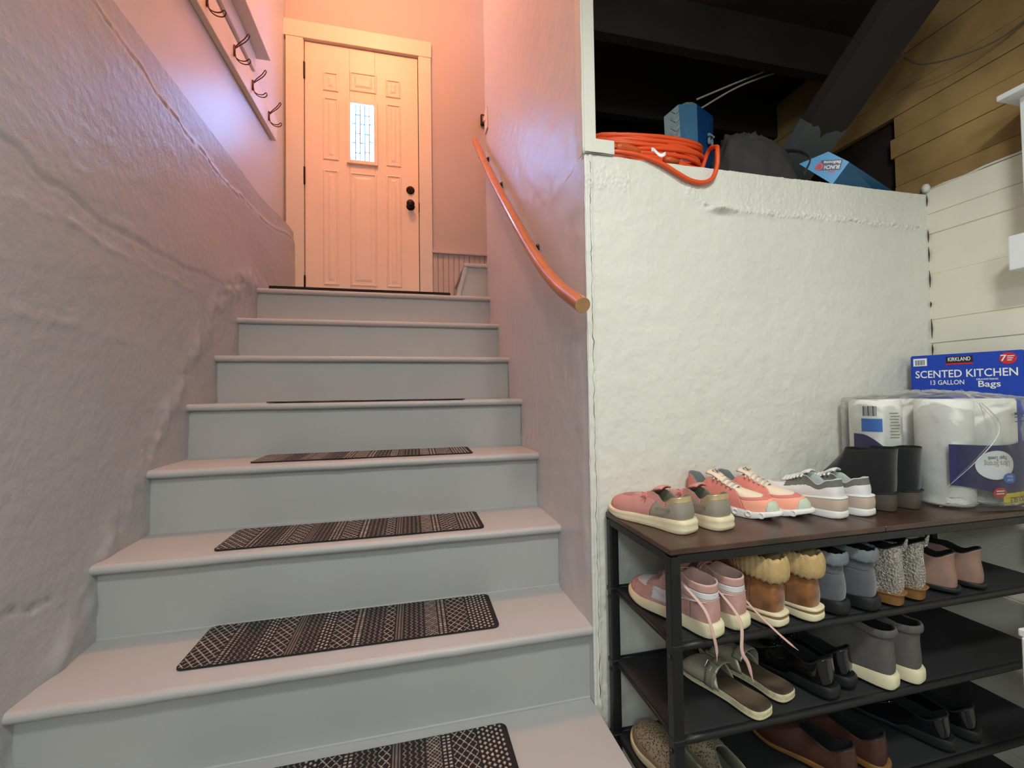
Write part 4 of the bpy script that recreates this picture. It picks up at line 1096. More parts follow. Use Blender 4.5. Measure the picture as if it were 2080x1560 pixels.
place(make_sandal(-1), 0.272, -0.322, SZ[2], 14, 'pearl strap sandal with a worn brown footbed, front one of the two sandals', 'sandal', g)
place(make_sandal(1), 0.368, -0.290, SZ[2], 15, 'pearl strap sandal with a square steel buckle, further back beside the black loafers', 'sandal', g)

# 11 patent loafers
def xp(R, K, side, sx, TL, O, aa, rings, ztop):
    for k in (-1, 1):
        bm = bmesh.new(); p = TL(0.95, 1); p.x = 0
        tube(bm, [sx(Vector((x, p.y+0.010+k*0.004, p.z+0.001-abs(x)*0.35))) for x in (-0.026, -0.014, 0, 0.014, 0.026)], 0.004, 8, flat=0.4); ob('strap', bm, 'patent', R, smooth=True)
K11 = dict(L=0.240, W=0.071, zb=[(0, 0.0), (1, 0.0)], sole=[(0, 0.026), (0.35, 0.022), (0.42, 0.010), (1, 0.010)], solescale=1.06, sole_mat='black_rubber', yT=0.50, th=0.030, bulge=0.005, y0=0.004,
          wprof=[(0, 0.028), (0.5, 0.029), (0.9, 0.022), (1, 0.014)], zprof=[(0, 0.088), (0.35, 0.062), (0.7, 0.070), (1, 0.076)], zone=zk, mats=dict(upper='patent'), lining='black_lining', extra=xp)
g = 'black patent shoes on the third shelf'
place(make_shoe('patent_loafer', K11, -1), 0.476, -0.305, SZ[2], 16, 'shiny black patent shoe on the third shelf, beside the sandals', 'shoe', g)
place(make_shoe('patent_loafer', K11, 1), 0.553, -0.285, SZ[2], 18, 'shiny black patent shoe half hidden behind the grey wedge boot', 'shoe', g)

# 12 grey wedge boots
K12 = dict(L=0.235, W=0.074, zb=[(0, 0.0), (1, 0.0)], sole=[(0, 0.034), (0.5, 0.026), (1, 0.016)], solescale=1.03, sole_mat='cream_sole', yT=0.46, th=0.028, bulge=0.004, y0=0.0,
          wprof=[(0, 0.028), (0.5, 0.031), (1, 0.026)], zprof=[(0, 0.136), (0.3, 0.134), (0.6, 0.140), (1, 0.152)], neck=0.5, pinch=0.008, zone=zk, mats=dict(upper='graphite_knit'), lining='black_lining', cuff=dict(t=0.004, h=0.010, mat='graphite_knit', n=0.05, out=0.001))
g = 'grey wedge boots on the third shelf'
place(make_shoe('wedge_boot', K12, -1), 0.648, -0.318, SZ[2], 19, 'charcoal fabric boot with pale cream wedge sole, next to the black patent shoes', 'boot', g)
place(make_shoe('wedge_boot', K12, 1), 0.732, -0.318, SZ[2], 19, 'charcoal fabric boot with pale cream wedge sole, rightmost on the third shelf', 'boot', g)

# 13 perforated slip-ons, 14 brown loafers, 15 black shoes on the fourth shelf
nt = MATS['perforated'].node_tree; vo = nt.nodes.new('ShaderNodeTexVoronoi'); vo.inputs['Scale'].default_value = 210
tc = nt.nodes.new('ShaderNodeTexCoord'); nt.links.new(tc.outputs['Object'], vo.inputs['Vector']); cr2 = nt.nodes.new('ShaderNodeValToRGB')
cr2.color_ramp.elements[0].position = 0.28; cr2.color_ramp.elements[0].color = (*lin((60, 50, 38)), 1); cr2.color_ramp.elements[1].position = 0.42; cr2.color_ramp.elements[1].color = (*lin((186, 170, 140)), 1)
nt.links.new(vo.outputs['Distance'], cr2.inputs['Fac']); nt.links.new(cr2.outputs['Color'], nt.nodes['Principled BSDF'].inputs['Base Color'])
def zm(a, v, c, sg, i):
    if v < 0.22 or a < 0.2: return 'foxing'
    return 'perforated_vamp'
mat('champagne', (170, 152, 122), 0.45, metal=0.3)
K13 = dict(L=0.245, W=0.094, zb=[(0, 0), (1, 0)], sole=[(0, 0.024), (1, 0.016)], sole_mat='cream_rubber', yT=0.42, th=0.034, bulge=0.004, wprof=[(0, 0.030), (0.5, 0.030), (1, 0.016)], zprof=[(0, 0.075), (0.35, 0.058), (1, 0.080)], vampdrop=0.10,
           zone=zm, mats=dict(foxing='champagne', perforated_vamp='perforated'), lining='sage_lining')
g = 'perforated slip-ons on the fourth shelf'
place(make_shoe('slip_on_shoe', K13, -1), 0.120, -0.300, SZ[3], 4, 'champagne perforated slip-on shoe at the left end of the fourth shelf', 'shoe', g)
place(make_shoe('slip_on_shoe', K13, 1), 0.222, -0.385+0.055, SZ[3], 4, 'champagne perforated slip-on shoe just right of the front rack post', 'shoe', g)
K14 = dict(L=0.245, W=0.088, point=0.3, zb=[(0, 0.0), (1, 0.0)], sole=[(0, 0.016), (1, 0.008)], sole_mat='brown_stack', yT=0.50, th=0.028, bulge=0.005, y0=0.004,
           wprof=[(0, 0.029), (0.5, 0.029), (0.9, 0.022), (1, 0.014)], zprof=[(0, 0.080), (0.35, 0.058), (0.7, 0.066), (1, 0.074)], zone=zk, mats=dict(upper='brown_leather'), lining='black_lining')
g = 'brown leather shoes on the fourth shelf'
place(make_shoe('leather_shoe', K14, -1), 0.520, -0.318, SZ[3], 25, 'reddish brown leather shoe in the shade of the fourth shelf, left one', 'shoe', g)
place(make_shoe('leather_shoe', K14, 1), 0.625, -0.310, SZ[3], 25, 'reddish brown leather shoe in the shade of the fourth shelf, right one', 'shoe', g)
K15 = dict(K11); K15.update(zprof=[(0, 0.080), (0.35, 0.056), (0.7, 0.062), (1, 0.068)])
g = 'black shoes at the right end of the fourth shelf'
place(make_shoe('black_shoe', K15, -1), 0.850, -0.300, SZ[3], 22, 'glossy black shoe deep in the shade at the right of the fourth shelf', 'shoe', g)
place(make_shoe('black_shoe', K15, 1), 0.950, -0.295, SZ[3], 20, 'black shoe furthest right on the shaded fourth shelf', 'shoe', g)

# ------------------------------------------------------------------ things on the rack top: paper towels and bag box
mat('towel_paper', (240, 238, 230), 0.9, bump=(160, 0.4, 0.002), vary=0.02)
mat('navy_print', (44, 36, 92), 0.4, vary=0.05)
mat('label_white', (236, 238, 238), 0.4, vary=0.0)
mat('label_blue', (46, 112, 196), 0.4, vary=0.0)
mat('label_red', (196, 40, 52), 0.4, vary=0.0)
mat('label_yellow', (226, 206, 30), 0.4, vary=0.0)
mat('label_gold', (176, 160, 130), 0.4, vary=0.0)
mat('ink', (20, 20, 26), 0.5, vary=0.0)
mat('print_blue', (24, 66, 178), 0.35, vary=0.0)
mat('cardboard_blue', (22, 60, 166), 0.5, vary=0.02)
fm = mat('clear_film', (250, 250, 250), 0.12, spec=0.6, vary=0.0)
nt = fm.node_tree; pb = nt.nodes['Principled BSDF']; tr = nt.nodes.new('ShaderNodeBsdfTransparent'); mx = nt.nodes.new('ShaderNodeMixShader')
fr = nt.nodes.new('ShaderNodeFresnel'); fr.inputs['IOR'].default_value = 1.45
gl = nt.nodes.new('ShaderNodeBsdfGlossy'); gl.inputs['Roughness'].default_value = 0.14
mr = nt.nodes.new('ShaderNodeMapRange'); mr.inputs[1].default_value = 0; mr.inputs[2].default_value = 1; mr.inputs[3].default_value = 0.0; mr.inputs[4].default_value = 0.8
nt.links.new(fr.outputs[0], mr.inputs[0]); nt.links.new(mr.outputs[0], mx.inputs[0]); nt.links.new(tr.outputs[0], mx.inputs[1]); nt.links.new(pb.outputs[0], mx.inputs[2])
nt.links.new(mx.outputs[0], nt.nodes['Material Output'].inputs[0])
pt_ = root('paper_towel_pack', 'plastic wrapped pack of white paper towel rolls with navy labels on the rack top', 'paper towels', (1.03, -0.15, SZ[0]))
Z0 = SZ[0]
def pl(bm): bmesh.ops.translate(bm, verts=bm.verts, vec=(-1.03, 0.15, -Z0)); return bm
rolls = [(0.918, -0.088, 0.064), (1.048, -0.082, 0.062), (0.999, -0.215, 0.062), (1.128, -0.234, 0.063)]
for (x, y, rr_) in rolls:
    bm = bmesh.new(); h = 0.300
    lathe(bm, [(0.020, 0.006), (rr_-0.004, 0.004), (rr_, 0.010), (rr_*1.004, h*0.33), (rr_*0.997, h*0.5), (rr_*1.003, h*0.75), (rr_, h-0.006), (rr_-0.004, h), (0.021, h-0.001), (0.020, h-0.02), (0.0, h-0.02)], 40, Matrix.Translation((x, y, Z0)))
    ob('towel_roll', pl(bm), 'towel_paper', pt_, smooth=True)
def curved(name, cx, cy, R_, a0, a1, z0f, z1f, m, off=0.0):
    """patch of print on a roll; a in degrees, -90 faces the camera side"""
    def fn(uu, vv):
        a = math.radians(a0+(a1-a0)*uu); z0 = z0f(uu) if callable(z0f) else z0f; z1 = z1f(uu) if callable(z1f) else z1f
        return (cx+(R_+off)*math.cos(a)-1.03, cy+(R_+off)*math.sin(a)+0.15, z0+(z1-z0)*vv-Z0)
    return gridmesh(name, 24, 8, fn, m, pt_)
def disc(name, cx, cy, R_, a, z, ra, rz_, m, off):
    """ellipse wrapped on a roll; ra in metres of arc"""
    bm = bmesh.new(); c = bm.verts.new((cx+(R_+off)*math.cos(a)-1.03, cy+(R_+off)*math.sin(a)+0.15, z-Z0)); ring = []
    rings_ = []
    for q in (0.33, 0.66, 1.0):
        rings_.append([bm.verts.new((cx+(R_+off)*math.cos(a+q*ra*math.cos(t)/R_)-1.03, cy+(R_+off)*math.sin(a+q*ra*math.cos(t)/R_)+0.15, z+q*rz_*math.sin(t)-Z0)) for t in [2*PI*k/28 for k in range(28)]])
    for k in range(28): bm.faces.new((c, rings_[0][k], rings_[0][(k+1) % 28]))
    for A, B in zip(rings_[:-1], rings_[1:]):
        for k in range(28): bm.faces.new((A[k], B[k], B[(k+1) % 28], A[(k+1) % 28]))
    return ob(name, bm, m, pt_, smooth=True)
def wrap_text(name, s, size, cx, cy, R_, a, z, m, off, rot=0.0, wfit=None):
    """text bent around a roll"""
    o = text_mesh(name, s, size, Matrix.Rotation(rot, 4, 'Z'), m, pt_, ext=0.0, wfit=None)
    xs = [v.co.x for v in o.data.vertices]; k = (wfit/(max(xs)-min(xs))) if wfit else 1
    for v in o.data.vertices:
        aa_ = a+v.co.x*k/R_; v.co = Vector((cx+(R_+off)*math.cos(aa_)-1.03, cy+(R_+off)*math.sin(aa_)+0.15, z+v.co.y-Z0))
    return o
# left roll print
cx, cy, rr_ = rolls[0]
aF = math.radians(-125)
curved('navy_print', cx, cy, rr_, -195, -62, Z0+0.01, lambda u_: Z0+0.195-0.075*ss(0.15, 0.9, u_), 'navy_print', 0.0014)
disc('white_oval', cx, cy, rr_, math.radians(-110), Z0+0.105, 0.040, 0.036, 'label_white', 0.0022)
curved('blue_tag', cx, cy, rr_, -172, -128, Z0+0.203, Z0+0.242, 'label_blue', 0.0018)
for k in range(9):
    a_ = -168+k*3.4; curved('barcode_bar', cx, cy, rr_, a_, a_+(1.2 if k % 3 else 2.2), Z0+0.25, Z0+0.28, 'ink', 0.0018)
for k in range(9):
    curved('fine_print', cx, cy, rr_, -112+2*(k % 2), -86+3*math.sin(k*2.1), Z0+0.185+k*0.009, Z0+0.188+k*0.009, 'label_gold', 0.0018)
# front pack print (belly of the two front rolls)
FX, FY, FR = 1.085, 0.02, 0.325
curved('navy_print', FX, FY, FR, -118, -66, lambda u_: Z0+0.045+0.022*(1-ss(0.0, 0.5, u_)), lambda u_: Z0+0.178+0.010*ss(0.5, 1, u_)-0.004*ss(0, 0.4, u_), 'navy_print', 0.0)
aO = math.radians(-97)
disc('black_oval', FX, FY, FR, aO+0.012, Z0+0.118, 0.063, 0.042, 'ink', 0.0006)
disc('white_oval', FX, FY, FR, aO, Z0+0.121, 0.060, 0.039, 'label_white', 0.0012)
wrap_text('lettering', 'Paper Towels', 0.016, FX, FY, FR, aO+0.01, Z0+0.140, 'navy_print', 0.0018, PI, 0.058)
wrap_text('lettering', 'Ultra Strong', 0.021, FX, FY, FR, aO+0.01, Z0+0.125, 'label_gold', 0.0018, PI, 0.080)
disc('blue_oval', FX, FY, FR, aO+0.125, Z0+0.084, 0.023, 0.014, 'label_blue', 0.0024)
wrap_text('lettering', 'Great', 0.012, FX, FY, FR, aO+0.125, Z0+0.079, 'label_white', 0.0030, PI, 0.022)
wrap_text('lettering', 'Value', 0.012, FX, FY, FR, aO+0.125, Z0+0.089, 'label_white', 0.0030, PI, 0.022)
disc('red_oval', FX, FY, FR, aO+0.02, Z0+0.047, 0.021, 0.014, 'label_red', 0.0018)
for q in (0.043, 0.050): curved('fine_print', FX, FY, FR, math.degrees(aO+0.02)-2.2, math.degrees(aO+0.02)+2.2, Z0+q, Z0+q+0.003, 'label_white', 0.0024)
curved('yellow_band', FX, FY, FR, -94, -66, Z0+0.012, Z0+0.044, 'label_yellow', 0.0010)
wrap_text('lettering', 'DOUBLE', 0.021, FX, FY, FR, math.radians(-84), Z0+0.026, 'ink', 0.0022, PI, 0.070)
for k in range(5): curved('fine_print', FX, FY, FR, -84, -68, Z0+0.235+k*0.007+0.006*math.sin(k), Z0+0.2375+k*0.007+0.006*math.sin(k), 'navy_print', 0.0015)
# crinkled film round the rolls
hull = [(0.847, -0.095), (0.868, -0.150), (0.915, -0.172), (0.935, -0.222), (0.955, -0.275), (1.01, -0.298), (1.085, -0.310), (1.16, -0.307), (1.205, -0.27), (1.195, -0.18), (1.125, -0.09), (1.10, -0.022), (1.02, -0.018), (0.89, -0.022), (0.855, -0.045)]
HP = catmull([(x, y, 0) for x, y in hull], 8, closed=True); nh = len(HP)
def film(uu, vv):
    p = HP[int(round(uu*nh)) % nh]; t = vv; c = Vector((1.02, -0.15, 0))
    if t < 0.72:
        z = 0.004+0.298*(t/0.72); s_ = 1.0
    else:
        q = (t-0.72)/0.28; s_ = 1-q*0.96; z = 0.302+0.022*math.sin(q*PI*0.5)+0.006*fb(p.x*30, p.y*30, q*5, 3)
    k = 0.0035*abs(fb(p.x*16+p.y*9, z*9, 4, 3))+0.003*abs(fb(p.x*40+z*34, p.y*40-z*20, 9, 2))
    base_flare = 0.012*ss(0.05, 0.0, z)
    d = (p-c).normalized(); q_ = c+(p-c)*s_+d*(0.004+k+base_flare)*(1 if t < 0.72 else s_)
    return (q_.x-1.03, q_.y+0.15, z+(0.0 if t < 0.72 else 0.004*k))
gridmesh('plastic_film', nh+1, 70, film, 'clear_film', pt_)
# gathered tail of the film lying on the board
def tail(uu, vv):
    x = 0.905+uu*0.30; y = -0.262-0.060*math.sin(uu*PI*0.5)-0.010*vv; z = 0.010+vv*0.030*(1-uu*0.3)+0.006*fb(x*40, vv*6, 2, 3)
    return (x-1.03, y+0.155+0.012*math.sin(vv*PI)*-1, max(0.002, z))
gridmesh('film_tail', 60, 14, tail, 'clear_film', pt_)
# twisted ridge of film up to a peak
bm = bmesh.new(); tube(bm, catmull([(0.925, -0.262, Z0+0.06), (0.98, -0.300, Z0+0.14), (1.03, -0.318, Z0+0.215), (1.06, -0.28, Z0+0.27), (1.10, -0.20, Z0+0.325)], 8), [0.002+0.004*math.sin(PI*k/33) for k in range(33)], 6, flat=0.5)
ob('film_fold', pl(bm), 'clear_film', pt_, smooth=True)

bx = root('trash_bag_box', 'blue box of scented kitchen trash bags standing behind the paper towels', 'box', (1.19, -0.14, Z0))
A_ = Vector((1.1535, -0.034, 0)); B_ = Vector((1.240, -0.268, 0)); xd = (B_-A_).normalized(); nd = Vector((xd.y, -xd.x, 0))  # towards the camera: -x
if nd.x > 0: nd = -nd
wbx = (B_-A_).length; zt_ = 0.792; org = Vector((1.19, -0.14, Z0))
bm = bmesh.new()
for_ = []
prism(bm, [A_-org+Vector((0, 0, Z0+0.001)), B_-org+Vector((0, 0, Z0+0.001)), B_-org+Vector((0, 0, zt_)), A_-org+Vector((0, 0, zt_))], -nd*0.038)
bmesh.ops.bevel(bm, geom=bm.edges[:], offset=0.003, segments=2, affect='EDGES'); ob('carton', bm, 'print_blue', bx)
def onbox(u_, v_): return A_+xd*(wbx*u_)+Vector((0, 0, v_))-org+nd*0.0006
def bpatch(nm, u0, u1, z0, z1, m, off=0.0006):
    bm = bmesh.new(); prism(bm, [onbox(u0, z0), onbox(u1, z0), onbox(u1, z1), onbox(u0, z1)], nd*off); return ob(nm, bm, m, bx)
def btext(s, u_, z, size, m, wfit=None, off=0.0012):
    return text_mesh('lettering', s, size, frame(onbox(u_, z)+nd*off, xd, (0, 0, 1)), m, bx, ext=0.0002, bold=0.012, wfit=wfit)
bpatch('white_label', 0.03, 0.165, 0.757, 0.782, 'label_white')
for k in range(10): bpatch('barcode_bar', 0.05+k*0.0095, 0.054+k*0.0095+(0.002 if k % 3 == 0 else 0), 0.760, 0.777, 'ink', 0.001)
bpatch('name_plate', 0.345, 0.585, 0.762, 0.783, 'ink'); bpatch('name_plate_base', 0.345, 0.585, 0.757, 0.762, 'label_red')
btext('KIRKLAND', 0.465, 0.7735, 0.017, 'label_white', 0.050)
bm = bmesh.new(); Mx = frame(onbox(0.875, 0.769), xd, (0, 0, 1)); lathe(bm, [(0.0175, 0), (0.0175, 0.0008)], 28, Mx); ob('red_badge', bm, 'label_red', bx)
btext('7', 0.838, 0.769, 0.026, 'label_white', None, 0.0022)
for k in range(3): bpatch('badge_line', 0.868, 0.925-0.01*k, 0.774-k*0.006, 0.7765-k*0.006, 'label_white', 0.0016)
btext('SCENTED KITCHEN', 0.500, 0.7275, 0.0335, 'label_white', wbx*0.90)
btext('13 GALLON', 0.345, 0.7005, 0.0205, 'label_white', wbx*0.31)
btext('Bags', 0.715, 0.6935, 0.0265, 'label_white', wbx*0.185)
btext('DRAWSTRING', 0.70, 0.7085, 0.0075, 'label_white', wbx*0.18)

# ------------------------------------------------------------------ ledge: cord, bag, package, box, white cords
mat('orange_cord', (232, 84, 34), 0.45, vary=0.05)
mat('orange_dark', (196, 84, 30), 0.5)
ZL = 1.375
ec = root('extension_cord', 'bright orange extension cord coiled in a bundle on the concrete ledge', 'cord', (0.28, 0.12, ZL))
pts = []
turns = 15
for k in range(turns*24):
    t = k/24; a = 2*PI*t; layer = int(t)
    q = fb(layer*3.7, 1.1, 0, 2); q2 = fb(layer*5.1, 7.7, 2, 2); q3 = fb(t*1.3, 4, 4, 2)
    A = 0.198+0.022*q+0.010*q3; B = 0.088+0.018*q2
    z = ZL+0.012+0.0105*(layer % 11)+0.035*q2*math.cos(a)+0.02*q*math.sin(2*a)+0.010*fb(t*2.2, 9, 1, 2)+0.016*math.sin(a+q*3)*(0.5+layer/turns)+0.026*max(0, -math.cos(a+0.25))*0.6
    z = max(z, ZL+0.006)
    pts.append((0.268+A*math.cos(a)+0.012*q, 0.125+B*math.sin(a)+0.014*q2, z))
last = Vector(pts[-1])
loop = [last, (0.470, 0.07, ZL+0.10), (0.455, 0.015, ZL+0.080), (0.436, -0.012, 1.425), (0.430, -0.016, 1.375), (0.412, -0.016, 1.335), (0.378, -0.016, 1.318), (0.336, -0.016, 1.320), (0.290, -0.016, 1.338), (0.245, -0.014, 1.360), (0.187, -0.010, 1.378), (0.14, -0.006, 1.386), (0.085, 0.010, 1.393), (0.07, 0.06, 1.40)]
bm = bmesh.new(); allp = [Vector(p) for p in pts]+catmull(loop, 10)[1:]
tube(bm, [p-Vector((0.28, 0.12, ZL)) for p in allp], 0.0068, 8); ob('cable', bm, 'orange_cord', ec, smooth=True)
bm = bmesh.new(); c0 = Vector((0.105, 0.010, 1.408))-Vector((0.28, 0.12, ZL))
tube(bm, [c0, c0+Vector((0.012, 0, 0)), c0+Vector((0.030, 0, 0)), c0+Vector((0.062, -0.002, -0.004)), c0+Vector((0.078, -0.002, -0.004))], [0.010, 0.0155, 0.015, 0.012, 0.006], 14)
box(bm, (c0.x-0.012, c0.y-0.006, c0.z-0.004), (c0.x, c0.y-0.004, c0.z+0.008)); ob('plug', bm, 'orange_dark', ec, smooth=False)
bm = bmesh.new(); c0 = Vector((0.262, 0.006, 1.388))-Vector((0.28, 0.12, ZL)); tube(bm, [c0, c0+Vector((0.02, 0, 0)), c0+Vector((0.05, 0, -0.002))], [0.008, 0.010, 0.007], 12); ob('socket', bm, 'orange_dark', ec, smooth=True)
def tagm(u_, v_): return (0.212+u_*0.045-0.28, -0.008+0.004*math.sin(u_*5)-0.12, 1.398-0.012*u_+v_*0.012+0.006*math.sin(u_*7)-ZL)
o = gridmesh('warning_tag', 12, 4, tagm, 'label_white', ec); md = o.modifiers.new('s', 'SOLIDIFY'); md.thickness = 0.0006

bg = root('black_bag', 'slumped black fabric bag on the dark ledge between the orange cord and blue box', 'bag', (0.680, 0.110, ZL))
mat('bag_cloth', (50, 49, 50), 0.85, vary=0.15, vscale=12, bump=(300, 0.3, 0.001))
def bagf(uu, vv):
    a = 2*PI*uu; e = vv*PI/2
    r0 = (1+0.16*fb(math.cos(a)*1.6, math.sin(a)*1.6, e*1.5, 3)+0.10*abs(fb(a*1.3, e*4, 3, 2)))
    cz = math.sin(e)**0.8; cr_ = math.cos(e)**0.7
    x = 0.150*cr_*math.cos(a)*r0; y = 0.085*cr_*math.sin(a)*r0
    if uu > 0.9999: a = 0
    return (x+0.02*cz, y, 0.004+0.165*cz*r0*(1-0.45*(x/0.15)))
def bagf2(uu, vv): return bagf(uu % 1.0, vv)
gridmesh('bag_body', 61, 24, bagf2, 'bag_cloth', bg)
bm = bmesh.new(); tube(bm, catmull([(0.10, -0.10, 0.02), (0.115, -0.115, 0.07), (0.10, -0.07, 0.12), (0.07, 0.0, 0.14)], 8), 0.009, 8, flat=0.3); ob('bag_strap', bm, 'black_knit', bg, smooth=True)

pk = root('blue_package', 'crumpled blue and white plastic package behind the orange cord', 'package', (0.585, 0.375, ZL)); pk.scale = (0.98, 1.0, 1.32)
mat('pack_blue', (74, 122, 156), 0.3, vary=0.1, vscale=15); mat('pack_dark', (18, 62, 112), 0.3, vary=0.15, vscale=15); mat('pack_pale', (150, 166, 170), 0.3, vary=0.1, vscale=12); mat('pack_print', (96, 112, 124), 0.4)
def face(nm, P00, P10, P11, P01, m, amp=0.004, n_=14):
    P00, P10, P11, P01 = map(Vector, (P00, P10, P11, P01))
    nn_ = (P10-P00).cross(P01-P00).normalized()
    def fn(u_, v_):
        p = P00.lerp(P10, u_).lerp(P01.lerp(P11, u_), v_); e_ = math.sin(PI*u_)*math.sin(PI*v_)
        return p+nn_*(amp*2.0*e_+amp*fb(p.x*25, p.y*25, p.z*25, 3)*min(1, e_*3))
    return gridmesh(nm, n_, n_, fn, m, pk)
# front-left pale face, stripe, dark right face, back
a0, a1, a2, a3 = (-0.100, -0.045, 0.0), (-0.045, -0.080, 0.0), (0.000, -0.105, 0.0), (0.105, -0.060, 0.0)
def up(p, z, dx=0, dy=0): return (p[0]+dx, p[1]+dy, z)
face('pale_side', a0, a1, up(a1, 0.330, 0.0, 0.03), up(a0, 0.305, 0.012, 0.03), 'pack_pale')
face('blue_side', a1, a2, up(a2, 0.325, 0.02, 0.03), up(a1, 0.330, 0, 0.03), 'pack_blue')
face('dark_side', a2, a3, up(a3, 0.305, 0.0, 0.0), up(a2, 0.325, 0.02, 0.03), 'pack_dark')
face('back_side', a3, a0, up(a0, 0.305, 0.012, 0.03), up(a3, 0.305), 'pack_dark')
face('top_fold', up(a1, 0.330, 0, 0.03), up(a2, 0.325, 0.02, 0.03), (0.075, 0.0, 0.370), (0.035, 0.0, 0.350), 'pack_pale')
face('top_panel', up(a0, 0.305, 0.012, 0.03), up(a1, 0.330, 0, 0.03), (0.075, 0.0, 0.370), up(a3, 0.305), 'pack_pale')
for k in range(5):
    for q in (-1, 1):
        bm = bmesh.new(); c0 = Vector((-0.072, -0.058, 0.185+k*0.026)); d = Vector((q*0.016, -q*0.008, 0.012))
        tube(bm, [c0+Vector((q*0.003, -0.012, 0)), c0+d+Vector((0, -0.008, 0.0))], [0.004, 0.002], 6, flat=0.3); ob('leaf_print', bm, 'pack_print', pk, smooth=True)
text_mesh('lettering', 'is', 0.062, frame((0.068, -0.092, 0.215), (0, 0, -1), (0.92, 0.4, 0)), 'pack_pale', pk, ext=0.004)

bb_ = root('balloon_box', 'bright blue balloon packet box lying at the right end of the concrete ledge', 'box', (0.9, 0.05, ZL))
mat('sky_blue', (32, 140, 196), 0.4, vary=0.02); mat('deep_blue', (24, 84, 122), 0.45, vary=0.06); mat('logo_navy', (24, 30, 84), 0.4)
ob0 = Vector((0.9, 0.05, ZL))
Af, Bf, Cf, Df = [Vector(p)-ob0 for p in ((0.843, 0.080, 1.477), (0.898, 0.017, 1.492), (0.936, -0.022, 1.440), (0.905, 0.012, 1.378))]
ex = Vector((0.262, 0.03, -0.012))
bm = bmesh.new()
V_ = [bm.verts.new(p) for p in (Af, Bf, Cf, Df)]
W_ = [bm.verts.new(p) for p in (Af+ex+Vector((0, 0.0, -0.05)), Bf+ex+Vector((0, 0, -0.062)), Cf+ex+Vector((0.0, 0.02, -0.040)), Df+ex+Vector((0, 0.01, 0.006)))]
for k in range(4): bm.faces.new((V_[k], V_[(k+1) % 4], W_[(k+1) % 4], W_[k]))
bm.faces.new(W_); bmesh.ops.recalc_face_normals(bm, faces=bm.faces); ob('carton', bm, 'deep_blue', bb_)
nrm_ = (Bf-Af).cross(Cf-Af).normalized()
if nrm_.dot(Vector((-1, -1, 0))) < 0: nrm_ = -nrm_
bm = bmesh.new(); prism(bm, [p+nrm_*0.0004 for p in (Af, Bf, Cf, Df)], nrm_*0.0006); ob('end_panel', bm, 'sky_blue', bb_)
# logo, turned upside down as in the place
cen_ = (Af+Bf*1.3+Cf*1.6+Df*1.2)/5.1
xa = (Af-Cf).normalized()*1.0+(Af-Df).normalized()*0.0; xa = (xa-nrm_*xa.dot(nrm_)).normalized(); ya = nrm_.cross(xa)
Fm = frame(cen_+nrm_*0.0012, xa, ya) @ Matrix.Diagonal((1.25, 1.25, 1, 1))
bm = bmesh.new(); box(bm, (-0.026, -0.013, 0), (0.022, 0.014, 0.0006), 0.0, 1, M=Fm); ob('logo_plate', bm, 'logo_navy', bb_)
bm = bmesh.new(); lathe(bm, [(0.0095, 0), (0.0095, 0.0006)], 24, Fm @ Matrix.Translation((0.023, 0.004, 0.0004))); ob('logo_balloon', bm, 'label_red', bb_)
for s_, x_, y_, sz_, wf_, mt_ in (('BUNCH', -0.006, 0.0055, 0.014, 0.034, 'label_white'), ('O', 0.023, 0.004, 0.012, 0.008, 'logo_navy'), ('Balloons', -0.004, -0.0065, 0.011, 0.038, 'label_white')):
    text_mesh('lettering', s_, sz_, Fm @ Matrix.Translation((x_, y_, 0.0014)), mt_, bb_, ext=0.0002, bold=0.02, wfit=wf_)
bm = bmesh.new(); box(bm, (-0.016, 0.016, 0), (0.0, 0.022, 0.0006), M=Fm); ob('red_mark', bm, 'label_red', bb_)

mat('white_cord', (170, 160, 148), 0.7)
for P, lb in (([(0.650, 0.36, 1.870), (0.80, 0.33, 1.935), (0.95, 0.30, 2.00), (1.06, 0.28, 2.066), (1.10, 0.275, 2.125)], 'upper of two pale cords running from the blue package to the joists'),
              ([(0.668, 0.36, 1.835), (0.82, 0.33, 1.925), (0.98, 0.30, 1.99), (1.16, 0.28, 2.062), (1.22, 0.275, 2.12)], 'lower of two pale cords running from the blue package to the joists')):
    bm = bmesh.new(); o0 = Vector(P[0]); tube(bm, [p-o0 for p in catmull(P, 8)], 0.0038, 7)
    o = ob('pale_cord', bm, 'white_cord', smooth=True); o.location = o0; tag(o, lb, 'cord', 'pale cords above the ledge')
bm = bmesh.new(); P = [(1.20, -0.02, 1.84), (1.22, -0.06, 1.79), (1.25, -0.14, 1.76), (1.29, -0.23, 1.76), (1.30, -0.34, 1.80)]; tube(bm, [Vector(p)-Vector(P[0]) for p in catmull(P, 8)], 0.0028, 6)
o = ob('electric_cable', bm, 'smoke_heel', smooth=True); o.location = P[0]; tag(o, 'thin brown cable sagging along the raw wood planks', 'cable')
